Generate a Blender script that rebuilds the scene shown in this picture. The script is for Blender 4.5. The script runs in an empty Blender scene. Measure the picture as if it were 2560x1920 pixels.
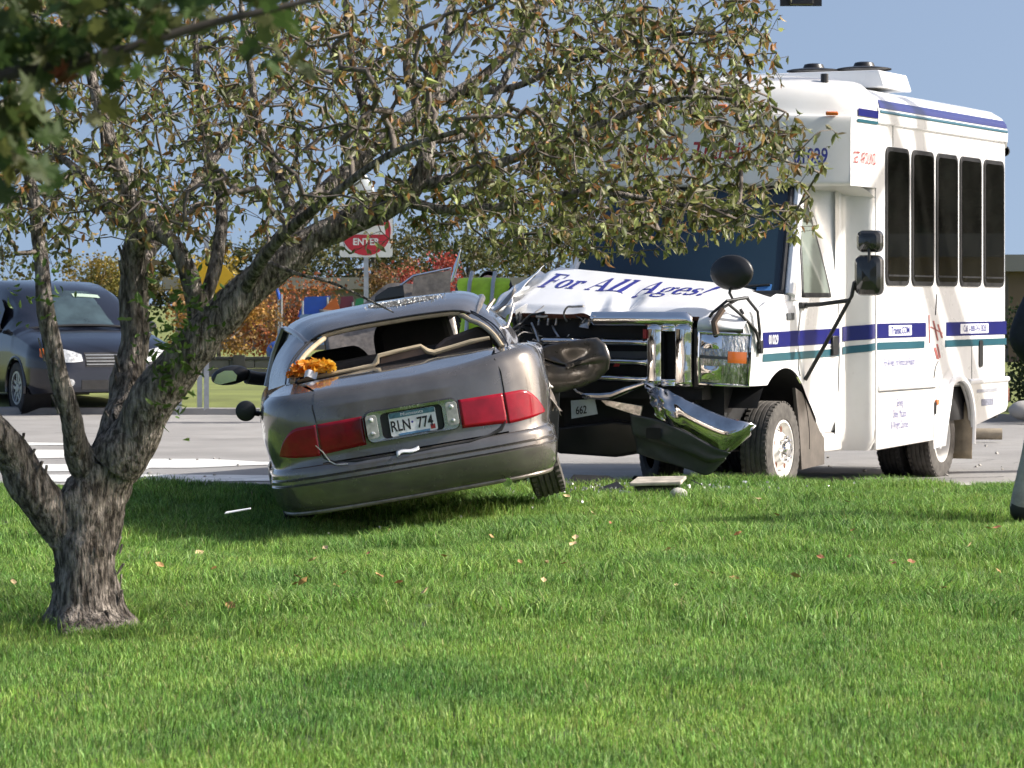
import bpy, bmesh, math, random
from mathutils import Vector, Matrix, Euler, noise
from mathutils.kdtree import KDTree

# ---------------------------------------------------------------- camera, sky, sun, exposure
scene = bpy.context.scene
R = math.radians
cam_d = bpy.data.cameras.new("camera")
cam_d.sensor_fit = 'HORIZONTAL'
cam_d.sensor_width = 36.0
cam_d.lens = 111.07
cam_d.shift_y = -0.0811
cam_d.clip_start = 0.1
cam_d.clip_end = 2000.0
cam_d.dof.use_dof = True
cam_d.dof.focus_distance = 20.5
cam_d.dof.aperture_fstop = 12.0
cam = bpy.data.objects.new("camera", cam_d)
cam.location = (0.0, 0.0, 1.5)
cam.rotation_euler = (R(90), 0, 0)
scene.collection.objects.link(cam)
scene.camera = cam

SUN_EL = 37.0
SUN_AZ = -2.0          # degrees from +X (picture right) towards +Y (away from the camera)
world = bpy.data.worlds.new("World")
scene.world = world
world.use_nodes = True
wn = world.node_tree.nodes
wl = world.node_tree.links
bg = wn["Background"]
sky = wn.new("ShaderNodeTexSky")
sky.sky_type = 'NISHITA'
sky.sun_disc = False
sky.sun_elevation = R(SUN_EL)
sky.sun_rotation = R(90 - SUN_AZ)
sky.altitude = 200
sky.air_density = 1.0
sky.dust_density = 4.5
sky.ozone_density = 0.6
bg.inputs["Strength"].default_value = 0.122
wtc = wn.new("ShaderNodeTexCoord")
wup = wn.new("ShaderNodeVectorMath"); wup.operation = 'ADD'; wup.inputs[1].default_value = (0, 0, 0.26)
wno = wn.new("ShaderNodeVectorMath"); wno.operation = 'NORMALIZE'
wl.new(wtc.outputs["Generated"], wup.inputs[0]); wl.new(wup.outputs[0], wno.inputs[0]); wl.new(wno.outputs[0], sky.inputs["Vector"])
wl.new(sky.outputs[0], bg.inputs["Color"])

sun_d = bpy.data.lights.new("sun", 'SUN')
sun_d.energy = 4.2
sun_d.angle = R(0.55)
sun_d.color = (1.0, 0.955, 0.89)
sun = bpy.data.objects.new("sun", sun_d)
SUN_DIR = Vector((math.cos(R(SUN_EL)) * math.cos(R(SUN_AZ)), math.cos(R(SUN_EL)) * math.sin(R(SUN_AZ)), math.sin(R(SUN_EL))))
sun.rotation_euler = SUN_DIR.to_track_quat('Z', 'Y').to_euler()
sun.location = (20, 0, 30)
scene.collection.objects.link(sun)

vs = scene.view_settings
vs.view_transform = 'Standard'
vs.look = 'None'
vs.exposure = 0.66
vs.gamma = 1.0
vs.use_curve_mapping = False
scene.render.engine = 'CYCLES'
scene.cycles.use_denoising = True
scene.cycles.use_adaptive_sampling = True
scene.cycles.adaptive_threshold = 0.03
scene.cycles.max_bounces = 6
scene.cycles.diffuse_bounces = 2
scene.cycles.glossy_bounces = 3
scene.cycles.transmission_bounces = 3
scene.cycles.transparent_max_bounces = 8
scene.cycles.use_light_tree = False
world.cycles.sampling_method = 'MANUAL'
world.cycles.sample_map_resolution = 512
scene.cycles.caustics_reflective = False
scene.cycles.caustics_refractive = False

# ---------------------------------------------------------------- helpers
rnd = random.Random(7)

def link(o):
    scene.collection.objects.link(o)
    return o

def tag(o, label=None, cat=None, group=None, kind=None):
    if label: o["label"] = label
    if cat: o["category"] = cat
    if group: o["group"] = group
    if kind: o["kind"] = kind
    return o

def thing(name, label, cat, loc=(0, 0, 0), rot=(0, 0, 0), group=None):
    o = bpy.data.objects.new(name, None)
    o.empty_display_size = 0.2
    o.location = loc
    o.rotation_euler = rot
    link(o)
    return tag(o, label, cat, group)

def copy_tree(o, parent=None):
    c = o.copy()
    scene.collection.objects.link(c)
    c.parent = parent
    for ch in list(o.children):
        copy_tree(ch, c)
    return c

def lerp(a, b, t): return a + (b - a) * t
def clamp(v, a=0.0, b=1.0): return max(a, min(b, v))
def sstep(a, b, v):
    t = clamp((v - a) / (b - a))
    return t * t * (3 - 2 * t)

def interp(table, z):
    if z <= table[0][0]: return table[0][1]
    for (z0, v0), (z1, v1) in zip(table, table[1:]):
        if z <= z1: return lerp(v0, v1, (z - z0) / (z1 - z0))
    return table[-1][1]

def catmull(pts, t):
    n = len(pts)
    i = int(clamp(math.floor(t), 0, n - 2))
    f = t - i
    p1, p2 = Vector(pts[i]), Vector(pts[i + 1])
    p0 = Vector(pts[i - 1]) if i > 0 else p1 * 2 - p2
    p3 = Vector(pts[i + 2]) if i + 2 < n else p2 * 2 - p1
    return 0.5 * ((2 * p1) + (p2 - p0) * f + (2 * p0 - 5 * p1 + 4 * p2 - p3) * f * f + (3 * p1 - p0 - 3 * p2 + p3) * f ** 3)

class MB:
    """collects vertices and faces, then links them as ONE mesh object"""
    def __init__(self): self.v = []; self.f = []
    def add(self, vs, fs):
        o = len(self.v)
        self.v += [tuple(p) for p in vs]
        self.f += [tuple(i + o for i in f) for f in fs]
        return self
    def box(self, c, s, rot=None):
        x, y, z = s[0] / 2, s[1] / 2, s[2] / 2
        pts = [Vector((sx * x, sy * y, sz * z)) for sz in (-1, 1) for sy in (-1, 1) for sx in (-1, 1)]
        if rot is not None:
            m = rot if isinstance(rot, Matrix) else Euler(rot).to_matrix()
            pts = [m @ p for p in pts]
        c = Vector(c)
        return self.add([p + c for p in pts], [(0, 2, 3, 1), (4, 5, 7, 6), (0, 1, 5, 4), (2, 6, 7, 3), (0, 4, 6, 2), (1, 3, 7, 5)])
    def grid(self, fn, nu, nv, closed_u=False):
        vs = [fn(i / nu, j / nv) for j in range(nv + 1) for i in range(nu + 1)]
        w = nu + 1
        return self.add(vs, [(j * w + i, j * w + i + 1, (j + 1) * w + i + 1, (j + 1) * w + i) for j in range(nv) for i in range(nu)])
    def tube(self, pts, rad, sides=8, caps=True):
        pts = [Vector(p) for p in pts]
        n = len(pts)
        if not hasattr(rad, '__len__'): rad = [rad] * n
        vs = []; prev = None
        for i, p in enumerate(pts):
            d = (pts[min(i + 1, n - 1)] - pts[max(i - 1, 0)])
            if d.length < 1e-9: d = Vector((0, 0, 1))
            d.normalize()
            a = prev if prev is not None else (Vector((0, 0, 1)) if abs(d.z) < 0.9 else Vector((1, 0, 0)))
            s = a - d * a.dot(d)
            if s.length < 1e-6: s = d.orthogonal()
            s.normalize(); prev = s
            t = d.cross(s)
            for k in range(sides):
                an = 2 * math.pi * k / sides
                vs.append(p + (s * math.cos(an) + t * math.sin(an)) * rad[i])
        fs = [(i * sides + k, i * sides + (k + 1) % sides, (i + 1) * sides + (k + 1) % sides, (i + 1) * sides + k) for i in range(n - 1) for k in range(sides)]
        if caps:
            fs.append(tuple(range(sides))[::-1]); fs.append(tuple((n - 1) * sides + k for k in range(sides)))
        return self.add(vs, fs)
    def lathe(self, prof, axis='x', c=(0, 0, 0), n=32, a0=0.0, a1=2 * math.pi):
        """prof: list of (distance along axis, radius)"""
        c = Vector(c); full = abs(a1 - a0 - 2 * math.pi) < 1e-6
        m = n if full else n + 1
        vs = []
        for d, r in prof:
            for k in range(m):
                a = a0 + (a1 - a0) * k / n
                p, q = r * math.cos(a), r * math.sin(a)
                vs.append(c + (Vector((d, p, q)) if axis == 'x' else Vector((q, d, p)) if axis == 'y' else Vector((p, q, d))))
        fs = []
        for i in range(len(prof) - 1):
            for k in range(n):
                k2 = (k + 1) % m
                fs.append((i * m + k, i * m + k2, (i + 1) * m + k2, (i + 1) * m + k))
        return self.add(vs, fs)
    def prism(self, poly, o, ex, ey, ez, depth):
        """polygon in the ex/ey plane, extruded by depth along ez"""
        o, ex, ey, ez = Vector(o), Vector(ex), Vector(ey), Vector(ez)
        n = len(poly)
        a = [o + ex * p[0] + ey * p[1] for p in poly]
        b = [p + ez * depth for p in a]
        fs = [tuple(range(n))[::-1], tuple(range(n, 2 * n))] + [(i, (i + 1) % n, n + (i + 1) % n, n + i) for i in range(n)]
        return self.add(a + b, fs)
    def warp(self, fn):
        self.v = [tuple(fn(Vector(p))) for p in self.v]
        return self
    def build(self, name, mat, parent=None, smooth=30, bevel=0, bseg=2, solid=0, subsurf=0, off=-1, normals=True):
        me = bpy.data.meshes.new(name)
        me.from_pydata(self.v, [], self.f)
        if normals:
            bm = bmesh.new(); bm.from_mesh(me)
            bmesh.ops.recalc_face_normals(bm, faces=bm.faces[:])
            bm.to_mesh(me); bm.free()
        me.materials.append(mat)
        if smooth:
            me.shade_smooth()
            if smooth < 180: me.set_sharp_from_angle(angle=R(smooth))
        o = bpy.data.objects.new(name, me)
        if solid:
            m = o.modifiers.new("solid", 'SOLIDIFY'); m.thickness = solid; m.offset = off
        if bevel:
            m = o.modifiers.new("bevel", 'BEVEL'); m.width = bevel; m.segments = bseg; m.limit_method = 'ANGLE'; m.angle_limit = R(35)
        if subsurf:
            m = o.modifiers.new("sub", 'SUBSURF'); m.levels = subsurf; m.render_levels = subsurf
        link(o)
        if parent is not None: o.parent = parent
        return o

def rounded_rect(w, h, r, n=5, cx=0, cy=0):
    pts = []
    for qx, qy, a0 in ((1, 1, 0), (-1, 1, 90), (-1, -1, 180), (1, -1, 270)):
        for k in range(n + 1):
            a = R(a0 + 90 * k / n)
            pts.append((cx + qx * (w / 2 - r) + r * math.cos(a), cy + qy * (h / 2 - r) + r * math.sin(a)))
    return pts

# ---------------------------------------------------------------- materials
def mat(name, col, rough=0.5, metal=0.0, vary=0.0, vscale=3.0, col2=None, bump=0.0, bscale=40.0, coat=0.0, spec=0.5,
        rvar=0.0, trans=0.0, alpha=1.0, emit=None, estr=0.0, detail=4.0, stretch=None, obj=True):
    m = bpy.data.materials.new(name)
    m.use_nodes = True
    nt = m.node_tree; N = nt.nodes; L = nt.links
    b = N["Principled BSDF"]
    b.inputs["Base Color"].default_value = (*col, 1)
    b.inputs["Roughness"].default_value = rough
    b.inputs["Metallic"].default_value = metal
    b.inputs["Specular IOR Level"].default_value = spec
    b.inputs["Coat Weight"].default_value = coat
    b.inputs["Coat Roughness"].default_value = 0.06
    b.inputs["Transmission Weight"].default_value = trans
    b.inputs["Alpha"].default_value = alpha
    if emit:
        b.inputs["Emission Color"].default_value = (*emit, 1); b.inputs["Emission Strength"].default_value = estr
    if vary or bump or rvar or col2:
        tc = N.new("ShaderNodeTexCoord")
        src = tc.outputs["Object" if obj else "Generated"]
        if stretch:
            mp = N.new("ShaderNodeMapping"); mp.inputs["Scale"].default_value = stretch
            L.new(src, mp.inputs["Vector"]); src = mp.outputs["Vector"]
    if vary or col2:
        nz = N.new("ShaderNodeTexNoise"); nz.inputs["Scale"].default_value = vscale; nz.inputs["Detail"].default_value = detail
        nz.inputs["Roughness"].default_value = 0.6
        L.new(src, nz.inputs["Vector"])
        rp = N.new("ShaderNodeValToRGB")
        c2 = col2 if col2 else tuple(clamp(c * (1 - vary)) for c in col)
        c1 = col if col2 else tuple(clamp(c * (1 + vary)) for c in col)
        rp.color_ramp.elements[0].position = 0.35; rp.color_ramp.elements[1].position = 0.65
        rp.color_ramp.elements[0].color = (*c2, 1); rp.color_ramp.elements[1].color = (*c1, 1)
        L.new(nz.outputs["Fac"], rp.inputs["Fac"]); L.new(rp.outputs["Color"], b.inputs["Base Color"])
    if rvar:
        n3 = N.new("ShaderNodeTexNoise"); n3.inputs["Scale"].default_value = vscale * 1.7; n3.inputs["Detail"].default_value = 6
        L.new(src, n3.inputs["Vector"])
        mr = N.new("ShaderNodeMapRange"); mr.inputs["From Min"].default_value = 0.3; mr.inputs["From Max"].default_value = 0.7
        mr.inputs["To Min"].default_value = clamp(rough - rvar); mr.inputs["To Max"].default_value = clamp(rough + rvar)
        L.new(n3.outputs["Fac"], mr.inputs["Value"]); L.new(mr.outputs["Result"], b.inputs["Roughness"])
    if bump:
        n2 = N.new("ShaderNodeTexNoise"); n2.inputs["Scale"].default_value = bscale; n2.inputs["Detail"].default_value = 5
        L.new(src, n2.inputs["Vector"])
        bp = N.new("ShaderNodeBump"); bp.inputs["Strength"].default_value = bump; bp.inputs["Distance"].default_value = 0.02
        L.new(n2.outputs["Fac"], bp.inputs["Height"]); L.new(bp.outputs["Normal"], b.inputs["Normal"])
    return m

def leaf_mat(name, rough=0.5, transl=0.35, gain=1.0):
    """colour of each leaf or blade comes from the mesh attribute Col"""
    m = bpy.data.materials.new(name); m.use_nodes = True
    nt = m.node_tree; N = nt.nodes; L = nt.links
    b = N["Principled BSDF"]; out = N["Material Output"]
    b.inputs["Roughness"].default_value = rough
    b.inputs["Specular IOR Level"].default_value = 0.35
    at = N.new("ShaderNodeAttribute"); at.attribute_name = "Col"
    L.new(at.outputs["Color"], b.inputs["Base Color"])
    tr = N.new("ShaderNodeBsdfTranslucent")
    L.new(at.outputs["Color"], tr.inputs["Color"])
    mx = N.new("ShaderNodeMixShader"); mx.inputs["Fac"].default_value = transl
    L.new(b.outputs[0], mx.inputs[1]); L.new(tr.outputs[0], mx.inputs[2]); L.new(mx.outputs[0], out.inputs["Surface"])
    return m

def colour_faces(me, cols):
    """cols: one rgb for each vertex"""
    at = me.color_attributes.new("Col", 'FLOAT_COLOR', 'POINT')
    flat = []
    for c in cols: flat += [c[0], c[1], c[2], 1.0]
    at.data.foreach_set("color", flat)

MT = {}
MT['white'] = mat("white_bus_paint", (0.80, 0.80, 0.79), 0.28, vary=0.03, vscale=2.0, coat=0.5, rvar=0.06, bump=0.02, bscale=3)
MT['white_dirty'] = mat("white_gelcoat", (0.74, 0.73, 0.70), 0.35, col2=(0.66, 0.64, 0.60), vscale=1.6, detail=8, coat=0.3, rvar=0.08)
MT['hoodwhite'] = mat("white_hood_paint", (0.80, 0.80, 0.80), 0.3, vary=0.03, vscale=5, coat=0.4)
MT['bronze'] = mat("bronze_metallic_paint", (0.165, 0.150, 0.137), 0.24, metal=0.6, vary=0.16, vscale=5, coat=1.0, rvar=0.05, bump=0.03, bscale=4)
MT['bronze_dirty'] = mat("scuffed_bronze_paint", (0.23, 0.20, 0.17), 0.42, metal=0.45, vary=0.25, vscale=22, coat=0.3, rvar=0.12, bump=0.12, bscale=14)
MT['chrome'] = mat("chrome", (0.80, 0.80, 0.80), 0.07, metal=1.0, bump=0.03, bscale=6, rvar=0.04)
MT['chrome_dull'] = mat("dull_chrome", (0.36, 0.36, 0.35), 0.22, metal=1.0, vary=.15, vscale=12, rvar=0.08)
MT['lampbody'] = mat("lamp_reflector", (0.42, 0.43, 0.43), 0.16, metal=0.9, vary=.5, vscale=14, bump=.6, bscale=20, coat=1.0, stretch=(3, 3, .8))
MT['lamp_pale'] = mat("cloudy_lamp_lens", (0.36, 0.36, 0.34), 0.3, vary=.2, vscale=40, coat=.4)
MT['chrome_bumper'] = mat("crumpled_dark_chrome", (0.50, 0.50, 0.50), 0.10, metal=1.0, bump=0.05, bscale=5, vary=.25, vscale=5)
MT['chrome_bent'] = mat("bent_chrome", (0.78, 0.78, 0.78), 0.06, metal=1.0, bump=0.06, bscale=5)
MT['blackpl'] = mat("black_plastic", (0.015, 0.015, 0.016), 0.42, vary=0.2, vscale=6, rvar=0.1)
MT['darkvoid'] = mat("dark_engine_bay", (0.010, 0.010, 0.011), 0.7, vary=0.4, vscale=9)
MT['greypl'] = mat("grey_plastic_valance", (0.075, 0.08, 0.085), 0.45, vary=0.2, vscale=5, bump=0.05, bscale=60)
MT['tyre'] = mat("tyre_rubber", (0.028, 0.027, 0.026), 0.75, vary=0.3, vscale=15, bump=0.1, bscale=90)
MT['tyre_dusty'] = mat("dusty_tyre_rubber", (0.085, 0.078, 0.070), 0.85, vary=0.3, vscale=15, bump=0.15, bscale=90)
MT['rimwhite'] = mat("white_steel_wheel", (0.72, 0.70, 0.66), 0.4, vary=0.1, vscale=10)
MT['rust'] = mat("rust", (0.16, 0.05, 0.025), 0.8, vary=0.4, vscale=20)
MT['glassdark'] = mat("dark_tinted_glass", (0.008, 0.008, 0.007), 0.03, spec=0.55, vary=0.3, vscale=3)
MT['windshield'] = mat("blue_tinted_windshield", (0.012, 0.028, 0.045), 0.04, spec=0.5)
MT['navy'] = mat("navy_stripe_vinyl", (0.010, 0.012, 0.135), 0.3, vary=0.06, coat=0.3)
MT['teal'] = mat("teal_stripe_vinyl", (0.022, 0.10, 0.135), 0.3, vary=0.06, coat=0.3)
MT['redtext'] = mat("red_lettering", (0.36, 0.03, 0.03), 0.4)
MT['bluetext'] = mat("blue_lettering", (0.03, 0.035, 0.24), 0.4)
MT['whitetext'] = mat("white_lettering", (0.75, 0.76, 0.80), 0.4)
MT['blacktext'] = mat("black_lettering", (0.012, 0.012, 0.015), 0.5)
MT['amber'] = mat("amber_lens", (0.55, 0.13, 0.015), 0.2, coat=0.5)
MT['redlens'] = mat("red_tail_lens", (0.20, 0.002, 0.010), 0.18, coat=.25, spec=.3, vary=0.25, vscale=9)
MT['redlens_lit'] = mat("lit_red_tail_lens", (0.30, 0.004, 0.016), 0.16, coat=.3, spec=.3, vary=0.2, vscale=9)  # lit copy of the red lens, brightness put into the colour
MT['clearlens'] = mat("clear_lamp_lens", (0.62, 0.63, 0.62), 0.12, metal=0.35, vary=0.45, vscale=26, bump=0.5, bscale=45, coat=1.0)
MT['beige'] = mat("beige_trim", (0.42, 0.34, 0.22), 0.7, vary=0.12, vscale=12)
MT['browntrim'] = mat("brown_trim", (0.13, 0.085, 0.06), 0.6, vary=0.2, vscale=10)
MT['interior'] = mat("dark_interior", (0.012, 0.011, 0.011), 0.8, vary=0.3, vscale=6)
MT['seat'] = mat("charcoal_seat_cloth", (0.03, 0.027, 0.025), 0.9, vary=0.2, vscale=20)
MT['steel'] = mat("galvanised_steel", (0.45, 0.46, 0.47), 0.38, metal=0.8, vary=0.12, vscale=8)
MT['mirrorglass'] = mat("mirror_glass", (0.45, 0.55, 0.53), 0.06, metal=0.9)
MT['torn'] = mat("torn_bare_metal", (0.62, 0.58, 0.54), 0.3, metal=0.7, vary=0.35, vscale=18, bump=0.5, bscale=20)
MT['concrete'] = mat("kerb_concrete", (0.36, 0.34, 0.31), 0.85, vary=0.18, vscale=2.5, bump=0.25, bscale=60)
MT['asphalt'] = mat("worn_asphalt", (0.282, 0.27, 0.254), 0.9, vary=0.13, vscale=0.8, bump=0.35, bscale=110)
MT['roadpaint'] = mat("worn_road_paint", (0.72, 0.71, 0.67), 0.75, vary=0.18, vscale=3, bump=0.2, bscale=90)
MT['soil'] = mat("lawn_soil", (0.045, 0.075, 0.018), 0.95, vary=0.4, vscale=2.2, bump=0.5, bscale=25)
MT['fargrass'] = mat("far_mown_grass", (0.16, 0.185, 0.045), 0.95, vary=0.22, vscale=0.9, bump=0.5, bscale=30)

# ---------------------------------------------------------------- ground, road, kerbs
KERB_Y = 24.15
def lawn_z(x, y):
    return 0.10 + 0.018 * noise.noise(Vector((x * 0.35, y * 0.35, 3.1))) + 0.010 * noise.noise(Vector((x * 1.1, y * 1.1, 8.0))) - 0.20 * math.exp(-((x + 1.9) / 1.6) ** 2 - ((y - 19.7) / 2.6) ** 2)

g = MB()
def ground_fn(u, v):
    a = -400 + 800 * u; b = -60 + 1200 * v
    return (a, b, -0.30)
g.grid(ground_fn, 8, 8)
ground = g.build("ground", MT['fargrass'], smooth=0)
tag(ground, "wide sheet of ground far beyond the road", "ground", kind='structure')

g = MB()
def lf(u, v):
    x = lerp(-14, 14, u); y = lerp(-8, KERB_Y - 0.16, v)
    return (x, y, lawn_z(x, y))
g.grid(lf, 56, 64)
lawn = g.build("lawn", MT['soil'], smooth=180)
tag(lawn, "bright green mown lawn in the foreground", "lawn", kind='structure')

g = MB()
def rf(u, v):
    x = lerp(-90, 90, u); y = lerp(KERB_Y, 46.5, v)
    return (x, y, -0.02 - 0.03 * sstep(25, 30, y) + 0.002 * noise.noise(Vector((x, y, 0))))
g.grid(rf, 30, 24)
road = g.build("road", MT['asphalt'], smooth=180)
tag(road, "pale worn asphalt road behind the lawn", "road", kind='structure')
mt = MT['asphalt'].node_tree

def road_z(y): return -0.02 - 0.03 * sstep(25, 30, y)

# concrete gutter and kerb
g = MB()
prof = [(KERB_Y - 0.17, 0.02), (KERB_Y - 0.17, 0.105), (KERB_Y - 0.02, 0.105), (KERB_Y + 0.02, -0.005), (KERB_Y + 0.42, -0.012), (KERB_Y + 0.42, -0.08)]
n = 60
vs = []; fs = []
for i in range(n + 1):
    x = lerp(-30, 30, i / n)
    for (y, z) in prof: vs.append((x, y, z + 0.004 * noise.noise(Vector((x * 1.7, y, z)))))
w = len(prof)
for i in range(n):
    for k in range(w - 1): fs.append((i * w + k, (i + 1) * w + k, (i + 1) * w + k + 1, i * w + k + 1))
g.add(vs, fs)
kerb = g.build("kerb", MT['concrete'], smooth=40)
tag(kerb, "pale concrete kerb and gutter along the lawn edge", "kerb", kind='structure')

# crosswalk bars: a part of the road each
BARS = [(-6.4, -4.75, 33.7, 34.55, 0.5), (-6.2, -3.75, 31.0, 32.8, 0.35), (-5.6, -3.35, 28.5, 29.9, 0.2),
        (-3.95, -2.30, 29.2, 30.9, 0.7), (-4.2, -2.0, 26.6, 27.9, 0.2), (-1.9, -0.4, 28.2, 29.1, 0.4)]
for (x0, x1, y0, y1, tp) in BARS:
    g = MB()
    k = 14
    vs = []
    for i in range(k + 1):
        t = i / k; x = lerp(x0, x1, t)
        ta = tp * (y1 - y0) * 0.5 * sstep(0.55, 1.0, t)
        ya = y0 + ta + 0.02 * noise.noise(Vector((x * 3, y0, 1))); yb = y1 - ta + 0.02 * noise.noise(Vector((x * 3, y1, 1)))
        vs += [(x, ya, road_z(ya) + 0.006), (x, yb, road_z(yb) + 0.006)]
    g.add(vs, [(2 * i, 2 * i + 2, 2 * i + 3, 2 * i + 1) for i in range(k)])
    g.build("crosswalk_bar", MT['roadpaint'], road, smooth=0)

# hairline cracks and tar marks: parts of the road
ck = random.Random(17)
tar = mat("tar_crack", (.06, .058, .055), .9)
for k in range(14):
    x, y = ck.uniform(-6, 7), ck.uniform(25.5, 38); a = ck.uniform(-.25, .25) + (math.pi / 2 if k % 4 == 0 else 0)
    vs = []; n_ = ck.randrange(6, 16); w_ = ck.uniform(.008, .02)
    for i in range(n_ + 1):
        vs += [(x, y - w_, road_z(y) + .005), (x, y + w_, road_z(y) + .005)]
        a += ck.uniform(-.4, .4); x += math.cos(a) * .12; y += math.sin(a) * .12
    MB().add(vs, [(2 * i, 2 * i + 2, 2 * i + 3, 2 * i + 1) for i in range(n_)]).build("crack", tar, road, smooth=0)

# far verge: kerb line then grass rising a little towards the wall
def far_edge(x): return 42.6 - 0.30 * x if x > 0 else 42.6 - 0.12 * x
g = MB()
def vf(u, v):
    x = lerp(-60, 60, u); e = max(30.0, min(48, far_edge(x)))
    y = lerp(e, 120, v ** 2)
    z = 0.03 + 0.08 * sstep(e, e + 2.5, y) + 0.10 * sstep(55, 90, y) + 0.02 * noise.noise(Vector((x * .3, y * .3, 0)))
    if v == 0: z = 0.035
    return (x, y, z)
g.grid(vf, 60, 24)
verge = g.build("far_verge", MT['fargrass'], smooth=180)
tag(verge, "dry mown grass verge on the far side of the road", "verge", kind='structure')
g = MB()
vs = []; fs = []
for i in range(61):
    x = lerp(-60, 60, i / 60); e = max(30.0, min(48, far_edge(x)))
    vs += [(x, e - 0.10, -0.06), (x, e - 0.09, 0.035), (x, e + 0.02, 0.045), (x, e + 0.04, 0.0)]
for i in range(60):
    for k in range(3): fs.append((i * 4 + k, (i + 1) * 4 + k, (i + 1) * 4 + k + 1, i * 4 + k + 1))
g.add(vs, fs)
fk = g.build("far_kerb", MT['asphalt'], smooth=40)
tag(fk, "low concrete kerb on the far side of the road", "kerb", kind='structure')

# ---------------------------------------------------------------- lettering and wheels
def text_mesh(name, s, size, m, parent, o, ex, ey, xs=1.0, shear=0.0, bold=0.0, depth=0.002, align='CENTER', fn=None):
    cu = bpy.data.curves.new(name, 'FONT')
    cu.body = s; cu.size = size; cu.align_x = align; cu.resolution_u = 3
    cu.shear = shear; cu.offset = bold
    tmp = bpy.data.objects.new("tmp_text", cu)
    me = bpy.data.meshes.new_from_object(tmp)
    bpy.data.objects.remove(tmp)
    ex, ey, o = Vector(ex), Vector(ey), Vector(o)
    ez = ex.cross(ey).normalized()
    for v in me.vertices:
        a, b = v.co.x * xs, v.co.y
        v.co = fn(a, b) if fn else o + ex * a + ey * b + ez * depth
    me.name = name
    me.materials.clear(); me.materials.append(m)
    ob = bpy.data.objects.new(name, me); link(ob); ob.parent = parent
    return ob

def ring_quads(outer, inner):
    n = len(outer)
    return list(outer) + list(inner), [(i, (i + 1) % n, n + (i + 1) % n, n + i) for i in range(n)]

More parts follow.
